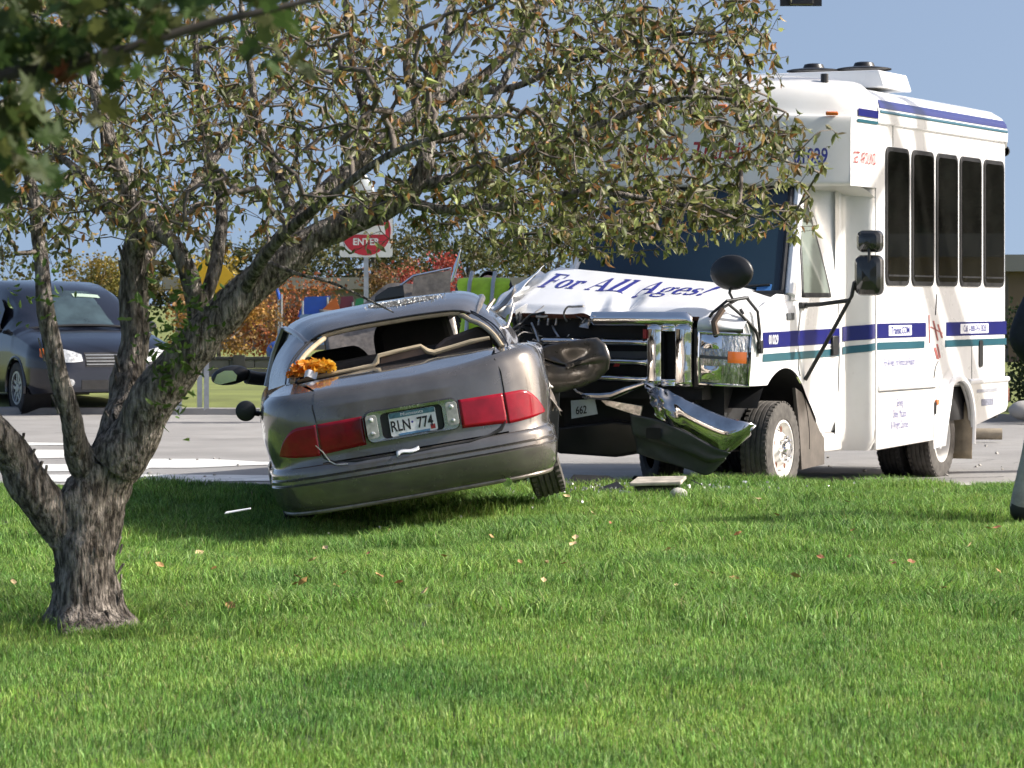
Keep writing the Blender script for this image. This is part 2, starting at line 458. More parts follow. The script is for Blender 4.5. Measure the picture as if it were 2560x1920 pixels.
def wheel(parent, c, r=0.33, w=0.2, rr=0.2, side=1, rim_mat='steel', style='spoke', tyre_mat='tyre', rot=(0, 0, 0), tread=44):
    """axle along local x; side=+1 shows its face towards +x"""
    e = bpy.data.objects.new("wheel", None); link(e); e.parent = parent; e.location = c; e.rotation_euler = rot
    e.empty_display_size = 0.1
    h = w / 2
    t = MB()
    prof = [(-h * .82, rr), (-h * 1.0, rr + .02), (-h * 1.06, lerp(rr, r, .55)), (-h * .95, r * .955), (-h * .80, r * .985)]
    for q in (-.55, -.18, .18, .55):
        prof += [(h * (q - .07), r * 1.0), (h * (q - .055), r * .975), (h * (q + .055), r * .975), (h * (q + .07), r * 1.0)]
    prof += [(h * .80, r * .985), (h * .95, r * .955), (h * 1.06, lerp(rr, r, .55)), (h * 1.0, rr + .02), (h * .82, rr)]
    t.lathe(prof, 'x', n=48)
    t.build("tyre", MT[tyre_mat], e, smooth=35)
    # shoulder tread blocks
    b = MB()
    for k in range(tread):
        a = 2 * math.pi * k / tread
        for sx in (-1, 1):
            m = Matrix.Rotation(a, 3, 'X')
            b.box(m @ Vector((sx * h * .80, 0, r * .985)), (h * .24, r * 2 * math.pi / tread * .55, r * .03), m)
    tag(b.build("tread_blocks", MT[tyre_mat], e, smooth=0), kind='stuff')
    m = MB(); s = side
    if style == 'steel_front':      # domed steel wheel with hand holes
        m.lathe([(s * h * .80, rr + .005), (s * h * .95, rr + .012), (s * h * .98, rr - .006), (s * h * .70, rr - .02), (s * h * .35, rr * .86), (s * h * .55, rr * .70), (s * h * .98, rr * .52), (s * h * 1.05, rr * .40), (s * h * 1.05, 0.001)], 'x', n=40)
        rm = m.build("rim", MT[rim_mat], e, smooth=40)
        for k in range(5):
            hole = MB()
            a = 2 * math.pi * (k + .2) / 5
            cc = Vector((s * h * .62, math.cos(a) * rr * .72, math.sin(a) * rr * .72))
            hole.lathe([(s * h * .62 + .004 * s, 0.001), (s * h * .62 + .004 * s, rr * .115)], 'x', (0, cc.y, cc.z), n=14)
            hole.warp(lambda p: p + Vector((s * 0.012, 0, 0)))
            hole.build("hand_hole", MT['rust'], rm, smooth=0)
        for k in range(8):
            nuts = MB()
            a = 2 * math.pi * k / 8
            nuts.lathe([(s * h * 1.0, .017), (s * h * 1.28, .016), (s * h * 1.34, .009), (s * h * 1.34, .001)], 'x', (0, math.cos(a) * rr * .42, math.sin(a) * rr * .42), n=6)
            nuts.build("wheel_nut", MT['chrome'], rm, smooth=30)
        nuts = MB()
        nuts.lathe([(s * h * 1.0, rr * .30), (s * h * 1.35, rr * .27), (s * h * 1.5, rr * .15), (s * h * 1.52, .001)], 'x', n=20)
        nuts.build("hub_cap", MT['chrome'], rm, smooth=30)
    elif style == 'steel_dual':     # deep dished wheel
        m.lathe([(s * h * .80, rr + .005), (s * h * .95, rr + .012), (s * h * .98, rr - .006), (s * h * .6, rr - .02), (-s * h * .3, rr * .90), (-s * h * .55, rr * .72), (-s * h * .6, rr * .3), (-s * h * .6, 0.001)], 'x', n=40)
        rm = m.build("rim", MT[rim_mat], e, smooth=40)
        nuts = MB()
        nuts.lathe([(-s * h * .6, rr * .35), (s * h * .3, rr * .30), (s * h * .35, .001)], 'x', n=20)
        nuts.build("hub", MT['steel'], rm, smooth=30)
    else:
        m.lathe([(s * h * .80, rr + .005), (s * h * .93, rr + .01), (s * h * .95, rr - .006), (s * h * .5, rr - .015), (s * h * .2, rr * .9), (s * h * .2, .001)], 'x', n=36)
        rm = m.build("rim", MT['blackpl'], e, smooth=40)
        sp = MB()
        for k in range(5):
            a = 2 * math.pi * k / 5
            mm = Matrix.Rotation(a, 3, 'X')
            for dy in (-1, 1):
                sp.prism([(dy * .012, .03), (dy * .05, .03), (dy * .07, rr * .96), (dy * .02, rr * .96)], (s * h * .62, 0, 0), mm @ Vector((0, 1, 0)), mm @ Vector((0, 0, 1)), Vector((s, 0, 0)), h * .2)
        sp.lathe([(s * h * .6, rr * .3), (s * h * .88, rr * .26), (s * h * .9, .001)], 'x', n=20)
        sp.lathe([(s * h * .80, rr + .006), (s * h * .97, rr + .006), (s * h * .97, rr - .02), (s * h * .7, rr - .02)], 'x', n=36)
        sp.build("spokes", MT[rim_mat], rm, smooth=30)
    return e

# ---------------------------------------------------------------- the crashed sedan
CAR = thing("crashed_sedan", "bronze grey sedan with smashed rear window, tilted and wedged against the white bus", "car",
            (-0.53, 20.4, 0.04), (0, R(-9.5), R(4.5)))
CARM = Matrix.LocRotScale(CAR.location, CAR.rotation_euler, None)
PLAN = [(0, 0, 0), (.30, .010, 0), (.55, .040, 0), (.71, .09, 0), (.83, .175, 0), (.905, .32, 0), (.938, .55, 0), (.948, .85, 0), (.952, 1.3, 0),
        (.952, 2.2, 0), (.945, 3.2, 0), (.92, 4.1, 0), (.84, 4.6, 0), (.66, 4.92, 0), (.33, 5.04, 0), (0, 5.06, 0)]
PLANS = [(-.30, .010, 0)] + PLAN
def plan(u):
    a = abs(u)
    p = catmull(PLANS, min(a, 14.999) + 1)
    d = (catmull(PLANS, min(a + .01, 15) + 1) - catmull(PLANS, max(a - .01, 0) + 1)).normalized()
    n = Vector((d.y, -d.x, 0))
    if u < 0: return Vector((-p.x, p.y, 0)), Vector((-n.x, n.y, 0))
    return p, n
PROF = [(.19, -.12), (.215, -.05), (.24, -.018), (.30, .004), (.37, .018), (.392, .020), (.400, .010), (.408, .019), (.428, .018), (.436, .006), (.446, .016), (.485, .012),
        (.505, .000), (.515, -.018), (.56, -.022), (.68, -.022), (.80, -.026), (.88, -.036), (.93, -.052), (.96, -.075), (.985, -.115)]
def car_damage(p):
    x, y, z = p
    k = sstep(1.0, 3.4, y) * sstep(-.1, .9, x)
    x -= .50 * k
    c = sstep(.45, .9, x) * sstep(.28, 1.1, y) * sstep(.55, .9, z)
    nz = noise.noise(Vector((x * 7, y * 7, z * 7)))
    n2 = noise.noise(Vector((x * 3.1, y * 3.1 + 4, z * 3.1)))
    x += c * (.05 * nz + .05 * n2); z += c * (.03 * nz - .03 * n2)
    z += .065 * sstep(.25, .85, x) * sstep(.76, .95, z) * sstep(1.6, .9, y)
    l = sstep(.75, .93, -x) * sstep(.2, .8, y) * sstep(.9, .3, z)
    x += l * .03 * n2
    return Vector((x, y, z))
def shell(u, z, off=0.0):
    p, n = plan(u)
    q = p + n * (interp(PROF, z) + off + sstep(3.0, 6.2, abs(u)) * interp([(.50, 0), (.60, .03), (.75, .048), (.88, .050), (.95, .052), (.985, .055)], z))
    return car_damage(Vector((q.x, q.y, z)))
def u_of(x):
    s = -1 if x < 0 else 1; x = abs(x); lo, hi = 0.0, 5.5
    for _ in range(30):
        m = (lo + hi) / 2
        if plan(m)[0].x < x: lo = m
        else: hi = m
    return s * lo
ZS_B = [.19, .2, .215, .23, .26, .30, .35, .38, .392, .396, .400, .404, .408, .42, .428, .432, .436, .441, .446, .465, .485, .495, .505, .512]
ZS_U = [.512, .53, .56, .62, .68, .74, .80, .85, .89, .92, .94, .96, .975, .985]
def shell_strip(mb, ua, ub, nu, zs, off=0.0, skip=None):
    def fn(i, j):
        return shell(lerp(ua, ub, i), zs[int(round(j * (len(zs) - 1)))], off)
    vs = [fn(i / nu, j / (len(zs) - 1)) for j in range(len(zs)) for i in range(nu + 1)]
    w = nu + 1; fs = []
    for j in range(len(zs) - 1):
        for i in range(nu):
            um = lerp(ua, ub, (i + .5) / nu); pm = plan(um)[0]; zm = (zs[j] + zs[j + 1]) / 2
            if any((pm.y - cy) ** 2 + (zm - .34) ** 2 < .37 ** 2 for cy in (1.2, 4.05)): continue
            fs.append((j * w + i, j * w + i + 1, (j + 1) * w + i + 1, (j + 1) * w + i))
    mb.add(vs, fs)
def patch(ua, ub, zlo, zhi, off, nu=16, nv=8, mb=None):
    mb = mb or MB()
    def fn(i, j):
        u = lerp(ua, ub, i); a, b = zlo(i), zhi(i)
        return shell(u, lerp(a, b, j), off)
    mb.grid(fn, nu, nv)
    return mb

# rear bumper
b = MB(); shell_strip(b, -7.0, 7.0, 120, ZS_B)
bumper = b.build("rear_bumper", MT['bronze'], CAR, smooth=50)
# lower lip of the bumper
b = MB()
b.tube([shell(lerp(-6.4, 6.4, i / 60), .212, .004) for i in range(61)], .016, 8)
b.build("bumper_lip", MT['bronze_dirty'], bumper)
# body: quarters, flanks, front
UT = u_of(.615)
b = MB()
shell_strip(b, UT, 15, 150, ZS_U)
shell_strip(b, -UT, -15, 150, ZS_U)
for s in (-1, 1):
    def strip(i, j, s=s):
        u = s * lerp(UT, 7.4, i); p = shell(u, .985)
        y = p.y; xi = s * lerp(.60, .72, clamp((y - .19) / .67))
        q = Vector((xi, max(y, .19), lerp(.985, 1.05, clamp((y - .19) / .67))))
        return p.lerp(q, j)
    b.grid(strip, 30, 4)
body = b.build("body", MT['bronze'], CAR, smooth=60)
b = MB()
shell_strip(b, 7.0, 15, 110, [.19, .215, .24, .30, .36, .42, .48, .512])
shell_strip(b, -7.0, -15, 110, [.19, .215, .24, .30, .36, .42, .48, .512])
b.build("rocker_panel", MT['bronze_dirty'], CAR, smooth=60)
# trunk lid: face and deck in one sweep
b = MB()
def lid(i, j):
    u = lerp(-UT, UT, i)
    if j < .62:
        z = lerp(.522, .985, j / .62)
        return shell(u, z, .004)
    t = (j - .62) / .38
    p = shell(u, .985, .004)
    q = Vector((lerp(-.70, .70, i), .90, 1.052 - .03 * (2 * i - 1) ** 2 + .03 * sstep(.5, 1, i)))
    r = p.lerp(q, t)
    r.z += .022 * math.sin(math.pi * t) + .006 * noise.noise(Vector((r.x * 4, r.y * 4, 2)))
    return r
b.grid(lid, 60, 64)
lidob = b.build("trunk_lid", MT['bronze'], CAR, smooth=60)
# seam around the trunk lid
pts = []
for x, z in ((-.618, .60), (-.60, .55), (-.54, .515), (-.40, .500), (0, .498), (.35, .503), (.48, .515), (.565, .545), (.612, .60), (.622, .70), (.632, .78), (.635, .88), (.62, .96)):
    pts.append(shell(u_of(x), z, .002))
MB().tube(pts, [.005, .007, .008, .007, .007, .008, .011, .014, .011, .007, .006, .005, .004], 6).build("trunk_seam", MT['darkvoid'], lidob)
pts = [shell(u_of(x), z, .002) for x, z in ((-.615, .78), (-.63, .88), (-.615, .965))]
MB().tube(pts, .004, 6).build("trunk_seam", MT['darkvoid'], lidob)

# tail lamps
for s in (-1, 1):
    inner = patch(u_of(s * .315), u_of(s * .613), lambda i: .592 - .018 * i, lambda i: .778 - .006 * i, .012)
    o = inner.build("tail_lamp", MT['redlens' if s < 0 else 'redlens_lit'], lidob, smooth=60, solid=.014)  # left inner lens takes the darker red, shade put into its colour
    bt = patch(u_of(s * .315), u_of(s * .613), lambda i: .580 - .018 * i, lambda i: .790 - .006 * i, .003)
    bt.build("lamp_gasket", MT['blackpl'], o, smooth=60)
    glow = MB(); gx = s * .47
    glow.lathe([(0, .001), (.0, .034)], 'y', shell(u_of(gx), .70, .030), n=20)
    def top(i): return .772 - .004 * i - .165 * max(0, i - .35) ** 2.0 / .4225
    def bot(i): return .570 + .030 * i ** 2
    outer = patch(u_of(s * .622), s * 4.55, bot, top, .012, 24, 10)
    outer.build("corner_lamp", MT['redlens_lit'], body, smooth=60, solid=.014)

# licence plate housing
X_ = Vector((1, 0, 0)); Z_ = Vector((0, 0, 1))
hs = MB()
outer = rounded_rect(.62, .212, .05, 6); inner = rounded_rect(.405, .165, .03, 6)
def lvl(poly, y, dz=0): return [(p[0], y, .697 + p[1] * 1.0 + dz) for p in poly]
A = lvl(outer, .030); B = lvl(rounded_rect(.60, .195, .045, 6), -.014); C = lvl(inner, -.012, -.004); D = lvl(rounded_rect(.39, .155, .025, 6), .016, -.004)
for P, Q in ((A, B), (B, C), (C, D)):
    v, f = ring_quads(P, Q); hs.add(v, f)
nD = len(D); MB().add(D, [tuple(range(nD))]).build("plate_recess", MT['blackpl'], lidob, smooth=0)
house = hs.build("plate_housing", MT['chrome_dull'], lidob, smooth=35)
for x, z, rr in ((-.262, .745, .017), (-.262, .655, .017), (.262, .745, .017), (.262, .655, .015)):
    if z > .7: MB().prism(rounded_rect(.075, .150, .02, 4), (x, -.0125, .70), X_, Z_, (0, -1, 0), .006).build("reversing_lamp_panel", MT['lamp_pale'], house, smooth=0, bevel=.002)
    l = MB().lathe([(-.018, rr * .9), (-.022, rr * .8), (-.025, rr * .5), (-.026, .0005)], 'y', (x, 0, z), n=18)
    l.build("reversing_lamp", MT['clearlens'], house, smooth=60)
text_mesh("maker_lettering", "B U I C K", .022, MT['chrome'], house, (0.0, -.0155, .784), (1, 0, 0), (0, 0, 1), xs=1.5, depth=0.003)
plate_m = mat("white_plate", (.72, .74, .76), .4, vary=.08, vscale=9)
pt = MB().prism(rounded_rect(.305, .152, .012, 3), (.005, .006, .690), (1, 0, 0), (0, 0, 1), (0, -1, 0), .003)
plate = pt.build("licence_plate", plate_m, CAR, smooth=0)
pb = MB().box((.005, .0015, .748), (.297, .002, .034)); pb.build("plate_band", mat("teal_plate_band", (.07, .17, .22), .4, vary=.3, vscale=30), plate, smooth=0)
pb = MB().box((.005, .0015, .622), (.20, .002, .014)); pb.build("plate_foot_band", mat("plate_foot", (.12, .25, .42), .4), plate, smooth=0)
pb = MB().box((.128, .0015, .640), (.030, .002, .030)); pb.build("plate_sticker", MT['redtext'], plate, smooth=0)
text_mesh("plate_lettering", "Minnesota", .030, MT['whitetext'], plate, (.005, .0, .739), (1, 0, 0), (0, 0, 1), xs=1.2, depth=.001)
text_mesh("plate_lettering", "RLN", .098, MT['blacktext'], plate, (-.078, .0018, .646), (1, 0, 0), (0, 0, 1), xs=.72, bold=.002, depth=.0015)
text_mesh("plate_lettering", "774", .098, MT['blacktext'], plate, (.082, .0018, .646), (1, 0, 0), (0, 0, 1), xs=.72, bold=.002, depth=.0015)
MB().lathe([(0, .0005), (0, .008)], 'y', (.0, .0008, .69), n=6).build("plate_emblem", MT['bluetext'], plate, smooth=0)

# roof, pillars, glass
def roof_pt(i, j, dz=0.0):
    a = 2 * i - 1
    y = lerp(1.56, 3.34, j)
    hw = interp([(1.56, .56), (1.75, .60), (2.1, .655), (2.6, .69), (3.34, .66)], y)
    zc = interp([(1.56, 1.352), (1.66, 1.392), (1.80, 1.425), (2.05, 1.458), (2.5, 1.474), (3.0, 1.460), (3.34, 1.415)], y)
    z = zc - .018 * a * a - .060 * abs(a) ** 9 + dz
    x = a * hw + .055 * sstep(-1, .5, a)
    k = sstep(.1, .6, x) * sstep(2.3, 3.3, y)
    return Vector((x - .04 * k, y, z - .01 * k + .004 * noise.noise(Vector((x * 5, y * 5, 1)))))
b = MB().grid(lambda i, j: roof_pt(i, j), 36, 40)
roof = b.build("roof", MT['bronze'], CAR, smooth=60)
MB().grid(lambda i, j: roof_pt(.06 + .88 * i, .02 + .96 * j, -.035), 24, 24).build("headliner", MT['beige'], roof, smooth=60)
for s in (-1, 1):
    def cp(i, j, s=s):      # C pillar
        base = Vector((s * lerp(.735, .885, i), lerp(.84, 1.62, i), lerp(1.045, 1.0, i)))
        i2 = lerp(0, .24, i)
        top = roof_pt(1.0 if s > 0 else 0.0, i2) + Vector((0, 0, .0))
        if i < .25: top.x += s * lerp(-.10, 0, i / .25); top.z += lerp(.018, 0, i / .25)
        p = base.lerp(top, j)
        p += Vector((s * .045 * math.sin(math.pi * j), 0, .014 * math.sin(math.pi * j)))
        if s > 0:
            p += Vector((noise.noise(p * 5), 0, noise.noise(p * 5 + Vector((3, 0, 0))))) * .03 * sstep(1.1, 1.6, p.y)
        return p
    cpo = MB().grid(cp, 14, 14).build("rear_pillar", MT['bronze'], CAR, smooth=60)
    MB().tube([cp(0, j / 14) + Vector((-s * .018, .012, 0)) for j in range(15)], .017, 8).build("window_trim", MT['beige'], cpo)
    MB().tube([cp(.10, j / 14) + Vector((s * .012, -.008, .004)) for j in range(15)], .006, 6).build("roof_joint", MT['blackpl'], cpo)
MB().tube([roof_pt(.09 + .82 * i / 20, 0) + Vector((0, .02, -.022)) for i in range(21)], .020, 8).build("window_trim", MT['beige'], roof)
MB().tube([roof_pt(.03 + .94 * i / 20, 0) + Vector((0, -.002, -.004)) for i in range(21)], .007, 8).build("window_seal", MT['blackpl'], roof)
# side glass on the whole side, twisted remains on the hit side
b = MB()
def sg(i, j):
    y = lerp(1.66, 3.95, i)
    lo = Vector((-.880, y, 1.0)); top = roof_pt(0, clamp((y - 1.56) / 1.78)) + Vector((-.01, 0, -.02))
    if y > 3.34: top = Vector((-.66, y, 1.38)).lerp(Vector((-.85, y, 1.02)), (y - 3.34) / .61)
    return lo.lerp(top, j)
b.grid(sg, 24, 6).build("side_window", mat("unlit_side_glass", (.006, .006, .007), .12, spec=.12), CAR, smooth=60)
for ya, yt in ((2.55, 2.50),):
    MB().tube([(-.888, ya, 1.0), (-.80, ya, 1.22), (-.70, yt, 1.40)], .03, 8).build("door_pillar", MT['bronze'], CAR)
MB().tube([roof_pt(0, j / 10) + Vector((-.012, 0, -.004)) for j in range(11)] + [(-.76, 3.66, 1.20), (-.85, 4.02, 1.01)], .022, 8).build("roof_rail", MT['bronze'], CAR)
MB().tube([roof_pt(1, j / 10) + Vector((.012, 0, -.006)) for j in range(11)] + [(.42, 3.66, 1.22), (.36, 4.0, 1.04)], .022, 8).build("roof_rail", MT['bronze_dirty'], CAR)
MB().tube([(.775, 1.72, 1.02), (.70, 1.85, 1.12), (.735, 1.98, 1.30), (.80, 2.02, 1.36)], [.03, .022, .02, .012], 8).build("bent_pillar", MT['bronze_dirty'], CAR)
MB().tube([(.76, 1.62, 1.03), (.79, 1.62, 1.10), (.86, 1.66, 1.21), (.905, 1.7, 1.31)], [.02, .014, .012, .008], 8).build("bent_pillar", MT['torn'], CAR)
# torn flap of roof skin where the bus hit
def flap(i, j):
    p = Vector((lerp(.56, .86, i), lerp(2.0, 2.9, j), lerp(1.36, 1.20, i)))
    return p + Vector((0, 0, .06 * noise.noise(p * 6))) + Vector((.05 * noise.noise(p * 5), 0, 0))
MB().grid(flap, 12, 14).build("torn_roof_edge", MT['bronze_dirty'], CAR, smooth=20)

# interior
b = MB()
b.box((0, 1.25, .98), (1.36, .72, .05)); parcel = b.build("parcel_shelf", MT['interior'], CAR, smooth=0, bevel=.01)
seatb = MB().prism([(-.66, .55), (.66, .55), (.66, 1.06), (.58, 1.11), (.2, 1.12), (-.2, 1.12), (-.58, 1.11), (-.66, 1.06)], (0, 1.62, 0), (1, 0, 0), (0, 0, 1), (0, 1, 0), .2)
seatb.build("rear_seat", MT['seat'], CAR, smooth=0, bevel=.04, bseg=3)
MB().prism([(-.60, .50), (-.12, .50), (-.12, 1.10), (-.20, 1.19), (-.52, 1.19), (-.60, 1.10)], (0, 2.55, 0), (1, 0, 0), (0, 0, 1), (0, 1, 0), .16).build("front_seat", MT['seat'], CAR, smooth=0, bevel=.05, bseg=3)
MB().prism([(-.08, .50), (.48, .50), (.50, 1.12), (.47, 1.34), (.36, 1.38), (0.02, 1.36), (-.08, 1.26)], (0, 2.35, 0), (1, 0, 0), (0, 0, 1), (0, 1, 0), .2).build("front_seat", MT['interior'], CAR, smooth=0, bevel=.06, bseg=3)
MB().prism([(.30, 1.00), (.70, 1.00), (.70, 1.14), (.62, 1.20), (.38, 1.155), (.30, 1.11)], (0, 1.48, 0), (1, 0, 0), (0, 0, 1), (0, 1, 0), .05).build("quarter_trim", MT['browntrim'], CAR, smooth=0, bevel=.02, bseg=2)
MB().prism([(-.70, .62), (.50, .62), (.50, .98), (.3, 1.03), (-.5, 1.03), (-.70, .97)], (0, 3.6, 0), (1, 0, 0), (0, 0, 1), (0, 1, 0), .35).build("dashboard", MT['interior'], CAR, smooth=0, bevel=.05, bseg=3)
MB().box((0, 2.6, .33), (1.5, 3.6, .12)).build("floor_pan", MT['interior'], CAR, smooth=0)
MB().box((0, .70, .70), (1.1, .7, .4)).build("trunk_well", MT['interior'], CAR, smooth=0)
# hanging trim along the bottom of the broken window
pts = [(-.68, 1.045), (-.45, 1.058), (-.30, 1.062), (-.165, 1.066), (-.135, 1.085), (-.115, 1.125), (.02, 1.135), (.175, 1.142), (.215, 1.100), (.26, 1.082), (.40, 1.100), (.52, 1.115), (.645, 1.120)]
tr = MB().tube([(x, .915 + .02 * math.sin(x * 5), z) for x, z in pts], [.008, .014, .014, .016, .020, .015, .015, .015, .02, .020, .017, .017, .012], 8).build("window_moulding", MT['beige'], CAR)
MB().prism([(-.11, 1.068), (.20, 1.085), (.175, 1.135), (-.095, 1.122)], (0, .925, 0), (1, 0, 0), (0, 0, 1), (0, 1, 0), .02).build("brake_lamp_cover", MT['browntrim'], tr, smooth=0)
# torn metal on the struck quarter
b = MB()
def torn(i, j):
    p = Vector((lerp(.845, .975, i) + .02 * math.sin(j * 9), lerp(.60, .68, j), lerp(.955, .73, i) + lerp(-.03, .04, j) * math.sin(math.pi * i)))
    p += Vector((noise.noise(p * 11), noise.noise(p * 11 + Vector((5, 0, 0))), noise.noise(p * 13))) * .022
    return p
b.grid(torn, 18, 6).build("torn_quarter_skin", MT['torn'], CAR, smooth=15, solid=.003)
b = MB()
def torn2(i, j):
    p = Vector((lerp(.80, 1.03, i), lerp(.66, 1.25, j), lerp(1.0, .56, i ** 1.4)))
    p += Vector((noise.noise(p * 7), 0, noise.noise(p * 7 + Vector((5, 0, 0))))) * .05
    return p
b.grid(torn2, 16, 16).build("crushed_quarter_panel", MT['bronze_dirty'], CAR, smooth=25, solid=.003)
pts = [(.80, .62, .98), (.785, .64, .90), (.775, .645, .84), (.76, .60, .78)]
MB().tube([Vector(p) + Vector((.02, -.34, 0)) * .0 for p in pts], [.012, .018, .010, .004], 6).build("torn_sealing_strip", MT['steel'], CAR)
# fuel filler flap standing open, and the filler hole
f = MB()
f.lathe([(0, .001), (.0, .058), (.006, .068), (.018, .070), (.018, .001)], 'y', (-1.055, .98, .905), n=28)
f.tube([(-1.01, 1.0, .885), (-.97, 1.02, .87)], .018, 8)
f.build("fuel_flap", MT['blackpl'], CAR, smooth=40)
MB().lathe([(-.003, .001), (-.003, .062)], 'x', (-.968, .93, .86), n=24).build("fuel_filler", MT['darkvoid'], CAR, smooth=0)
# door mirror on the near-side door
m = MB()
def mir(i, j):
    a = 2 * math.pi * i
    k = math.sin(math.pi * lerp(.02, .98, j)) ** .6
    x = -1.15 + .145 * math.cos(a) * k * (1.0 if math.cos(a) < 0 else 1.0); z = 1.105 + .078 * math.sin(a) * k * (1 if math.sin(a) > 0 else .85)
    return (x, 3.20 + .14 * j, z)
m.grid(mir, 28, 10)
m.tube([(-1.03, 3.27, 1.08), (-.95, 3.32, 1.05), (-.86, 3.36, 1.03)], [.055, .05, .05], 10)
mo = m.build("door_mirror", MT['blackpl'], CAR, smooth=60)
MB().prism([(-.105, -.030), (-.07, .028), (-.01, .045), (.05, .035), (.075, -.005), (.06, -.042), (-.06, -.052)], (-1.175, 3.199, 1.108), (1, 0, 0), (0, 0, 1), (0, -1, 0), .004).build("mirror_glass", MT['mirrorglass'], mo, smooth=0)
# other mirror, torn loose on the struck side
m = MB()
m.lathe([(-.07, .004), (-.06, .03), (-.02, .048), (.03, .05), (.06, .035), (.07, .004)], 'x', (.83, 2.6, 1.12), n=18)
m.build("loose_mirror", MT['blackpl'], CAR, smooth=60)
# buckled bonnet standing up beyond the roof
h = MB()
def hood(i, j):
    x = lerp(-.40, .62, i)
    ridge = 1.47 + .10 * sstep(-.10, .2, x) + .02 * math.sin(x * 9)
    if j < .5: p = Vector((x, lerp(3.98, 4.22, j * 2), lerp(1.0, ridge, (j * 2) ** .8)))
    else: p = Vector((x, lerp(4.22, 4.95, j * 2 - 1), lerp(ridge, .88, j * 2 - 1)))
    return p + Vector((0, .03, .02)) * noise.noise(p * 4)
h.grid(hood, 28, 24).build("buckled_bonnet", MT['bronze_dirty'], CAR, smooth=30, solid=.004)
MB().tube([(.26, 4.12, 1.46), (.25, 4.10, 1.56), (.36, 4.12, 1.615), (.66, 4.14, 1.628), (.61, 4.1, 1.46)], .011, 8).build("bonnet_edge", MT['chrome'], CAR)
MB().prism([(.29, 1.36), (.60, 1.36), (.655, 1.615), (.36, 1.605)], (0, 4.08, 0), (1, 0, 0), (0, 0, 1), (0, 1, 0), .012).build("bonnet_panel", MT['bronze_dirty'], CAR, smooth=0)
MB().prism([(-.02, 1.34), (.26, 1.34), (.27, 1.56), (.15, 1.56), (.04, 1.51)], (0, 4.06, 0), (1, 0, 0), (0, 0, 1), (0, 1, 0), .012).build("bonnet_panel", MT['glassdark'], CAR, smooth=0, bevel=.004)
MB().tube([(.64, 4.1, 1.52), (.70, 4.1, 1.64), (.755, 4.1, 1.76)], [.008, .018, .004], 8).build("glint_strip", MT['chrome'], CAR)  # chrome tube put in for the bright glint beyond the bonnet
# wheels
wheel(CAR, (-.79, 1.2, .44), .325, .215, .20, -1, rot=(0, R(4), 0))
wheel(CAR, (.855, 1.02, .315), .325, .215, .20, 1, tyre_mat='tyre_dusty', rot=(0, R(-7), R(-4)))
wheel(CAR, (-.79, 4.05, .36), .325, .215, .20, -1)
MB().tube([(.55, .30, .205), (.55, .08, .195)], .03, 12).build("exhaust_tip", MT['chrome'], CAR)
MB().tube([(-.85, 1.2, .33), (.6, 1.2, .30)], .05, 8).build("rear_axle", MT['darkvoid'], CAR)
# scraps of trim hanging from the near-side lamp
MB().tube([shell(u_of(x), z, .02) for x, z in ((-.64, .640), (-.60, .59), (-.565, .525), (-.52, .497), (-.45, .492))], [.003, .0045, .004, .005, .003], 6).build("hanging_trim", MT['torn'], CAR)
# right-hand door bent out against the grille of the bus (placed in the sedan's own frame)
inv = CARM.inverted()
def on_bus_front(x, y, z):
    c, s = math.cos(R(26)), math.sin(R(26))
    return Vector((1.206 + x * c + y * s, 24.93 - x * s + y * c, z))
poly = [(-.62, 1.10), (-.45, 1.155), (-.33, 1.18), (-.04, 1.215), (.02, 1.17), (.065, 1.07), (.045, .985), (-.06, .90), (-.16, .86), (-.36, .815), (-.56, .80), (-.66, .95)]
d = MB()
def dpt(x, z, off): 
    p = on_bus_front(x, -1.18 + off + .06 * ((x + .3) ** 2) + .02 * noise.noise(Vector((x * 6, z * 6, 0))), z)
    return inv @ p
cx, cz = -.30, 1.0
def dshape(i, j):
    t = i * len(poly); k = int(t) % len(poly); f = t - int(t)
    x, z = [lerp(poly[k][q], poly[(k + 1) % len(poly)][q], f) for q in (0, 1)]
    r = lerp(.01, 1.0, j)
    return dpt(cx + (x - cx) * r, cz + (z - cz) * r, -.012 * (1 - r ** 6) - .014 * math.exp(-((z - 1.10) / .03) ** 2) * (1 - r ** 8))
d.grid(dshape, 60, 14)
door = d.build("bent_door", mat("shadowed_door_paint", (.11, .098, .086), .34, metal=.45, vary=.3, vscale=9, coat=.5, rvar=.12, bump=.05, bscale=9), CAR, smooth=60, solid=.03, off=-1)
MB().box(dpt(-.14, 1.045, -.035), (.17, .03, .04), Euler((0, -.08, -.4))).build("door_handle", MT['blackpl'], door, bevel=.008)
MB().prism([(-.62, .46), (-.40, .44), (-.385, .82), (-.62, .80)], inv @ on_bus_front(0, -1.14, 0), inv.to_3x3() @ (on_bus_front(1, 0, 0) - on_bus_front(0, 0, 0)), inv.to_3x3() @ Vector((0, 0, 1)), inv.to_3x3() @ (on_bus_front(0, 1, 0) - on_bus_front(0, 0, 0)), .02).build("door_lower_panel", MT['greypl'], CAR, smooth=0, bevel=.006)
# crumpled wing tip between roof edge and bus bonnet
def wing(i, j):
    p = Vector((lerp(.66, 1.02, i), lerp(2.6, 3.5, j), lerp(1.10, 1.42, i) - .08 * j))
    return p + Vector((noise.noise(p * 6), noise.noise(p * 6 + Vector((9, 0, 0))), noise.noise(p * 6 + Vector((0, 9, 0))))) * .045
MB().grid(wing, 14, 12).build("crumpled_door_frame", MT['bronze_dirty'], CAR, smooth=15, solid=.004)

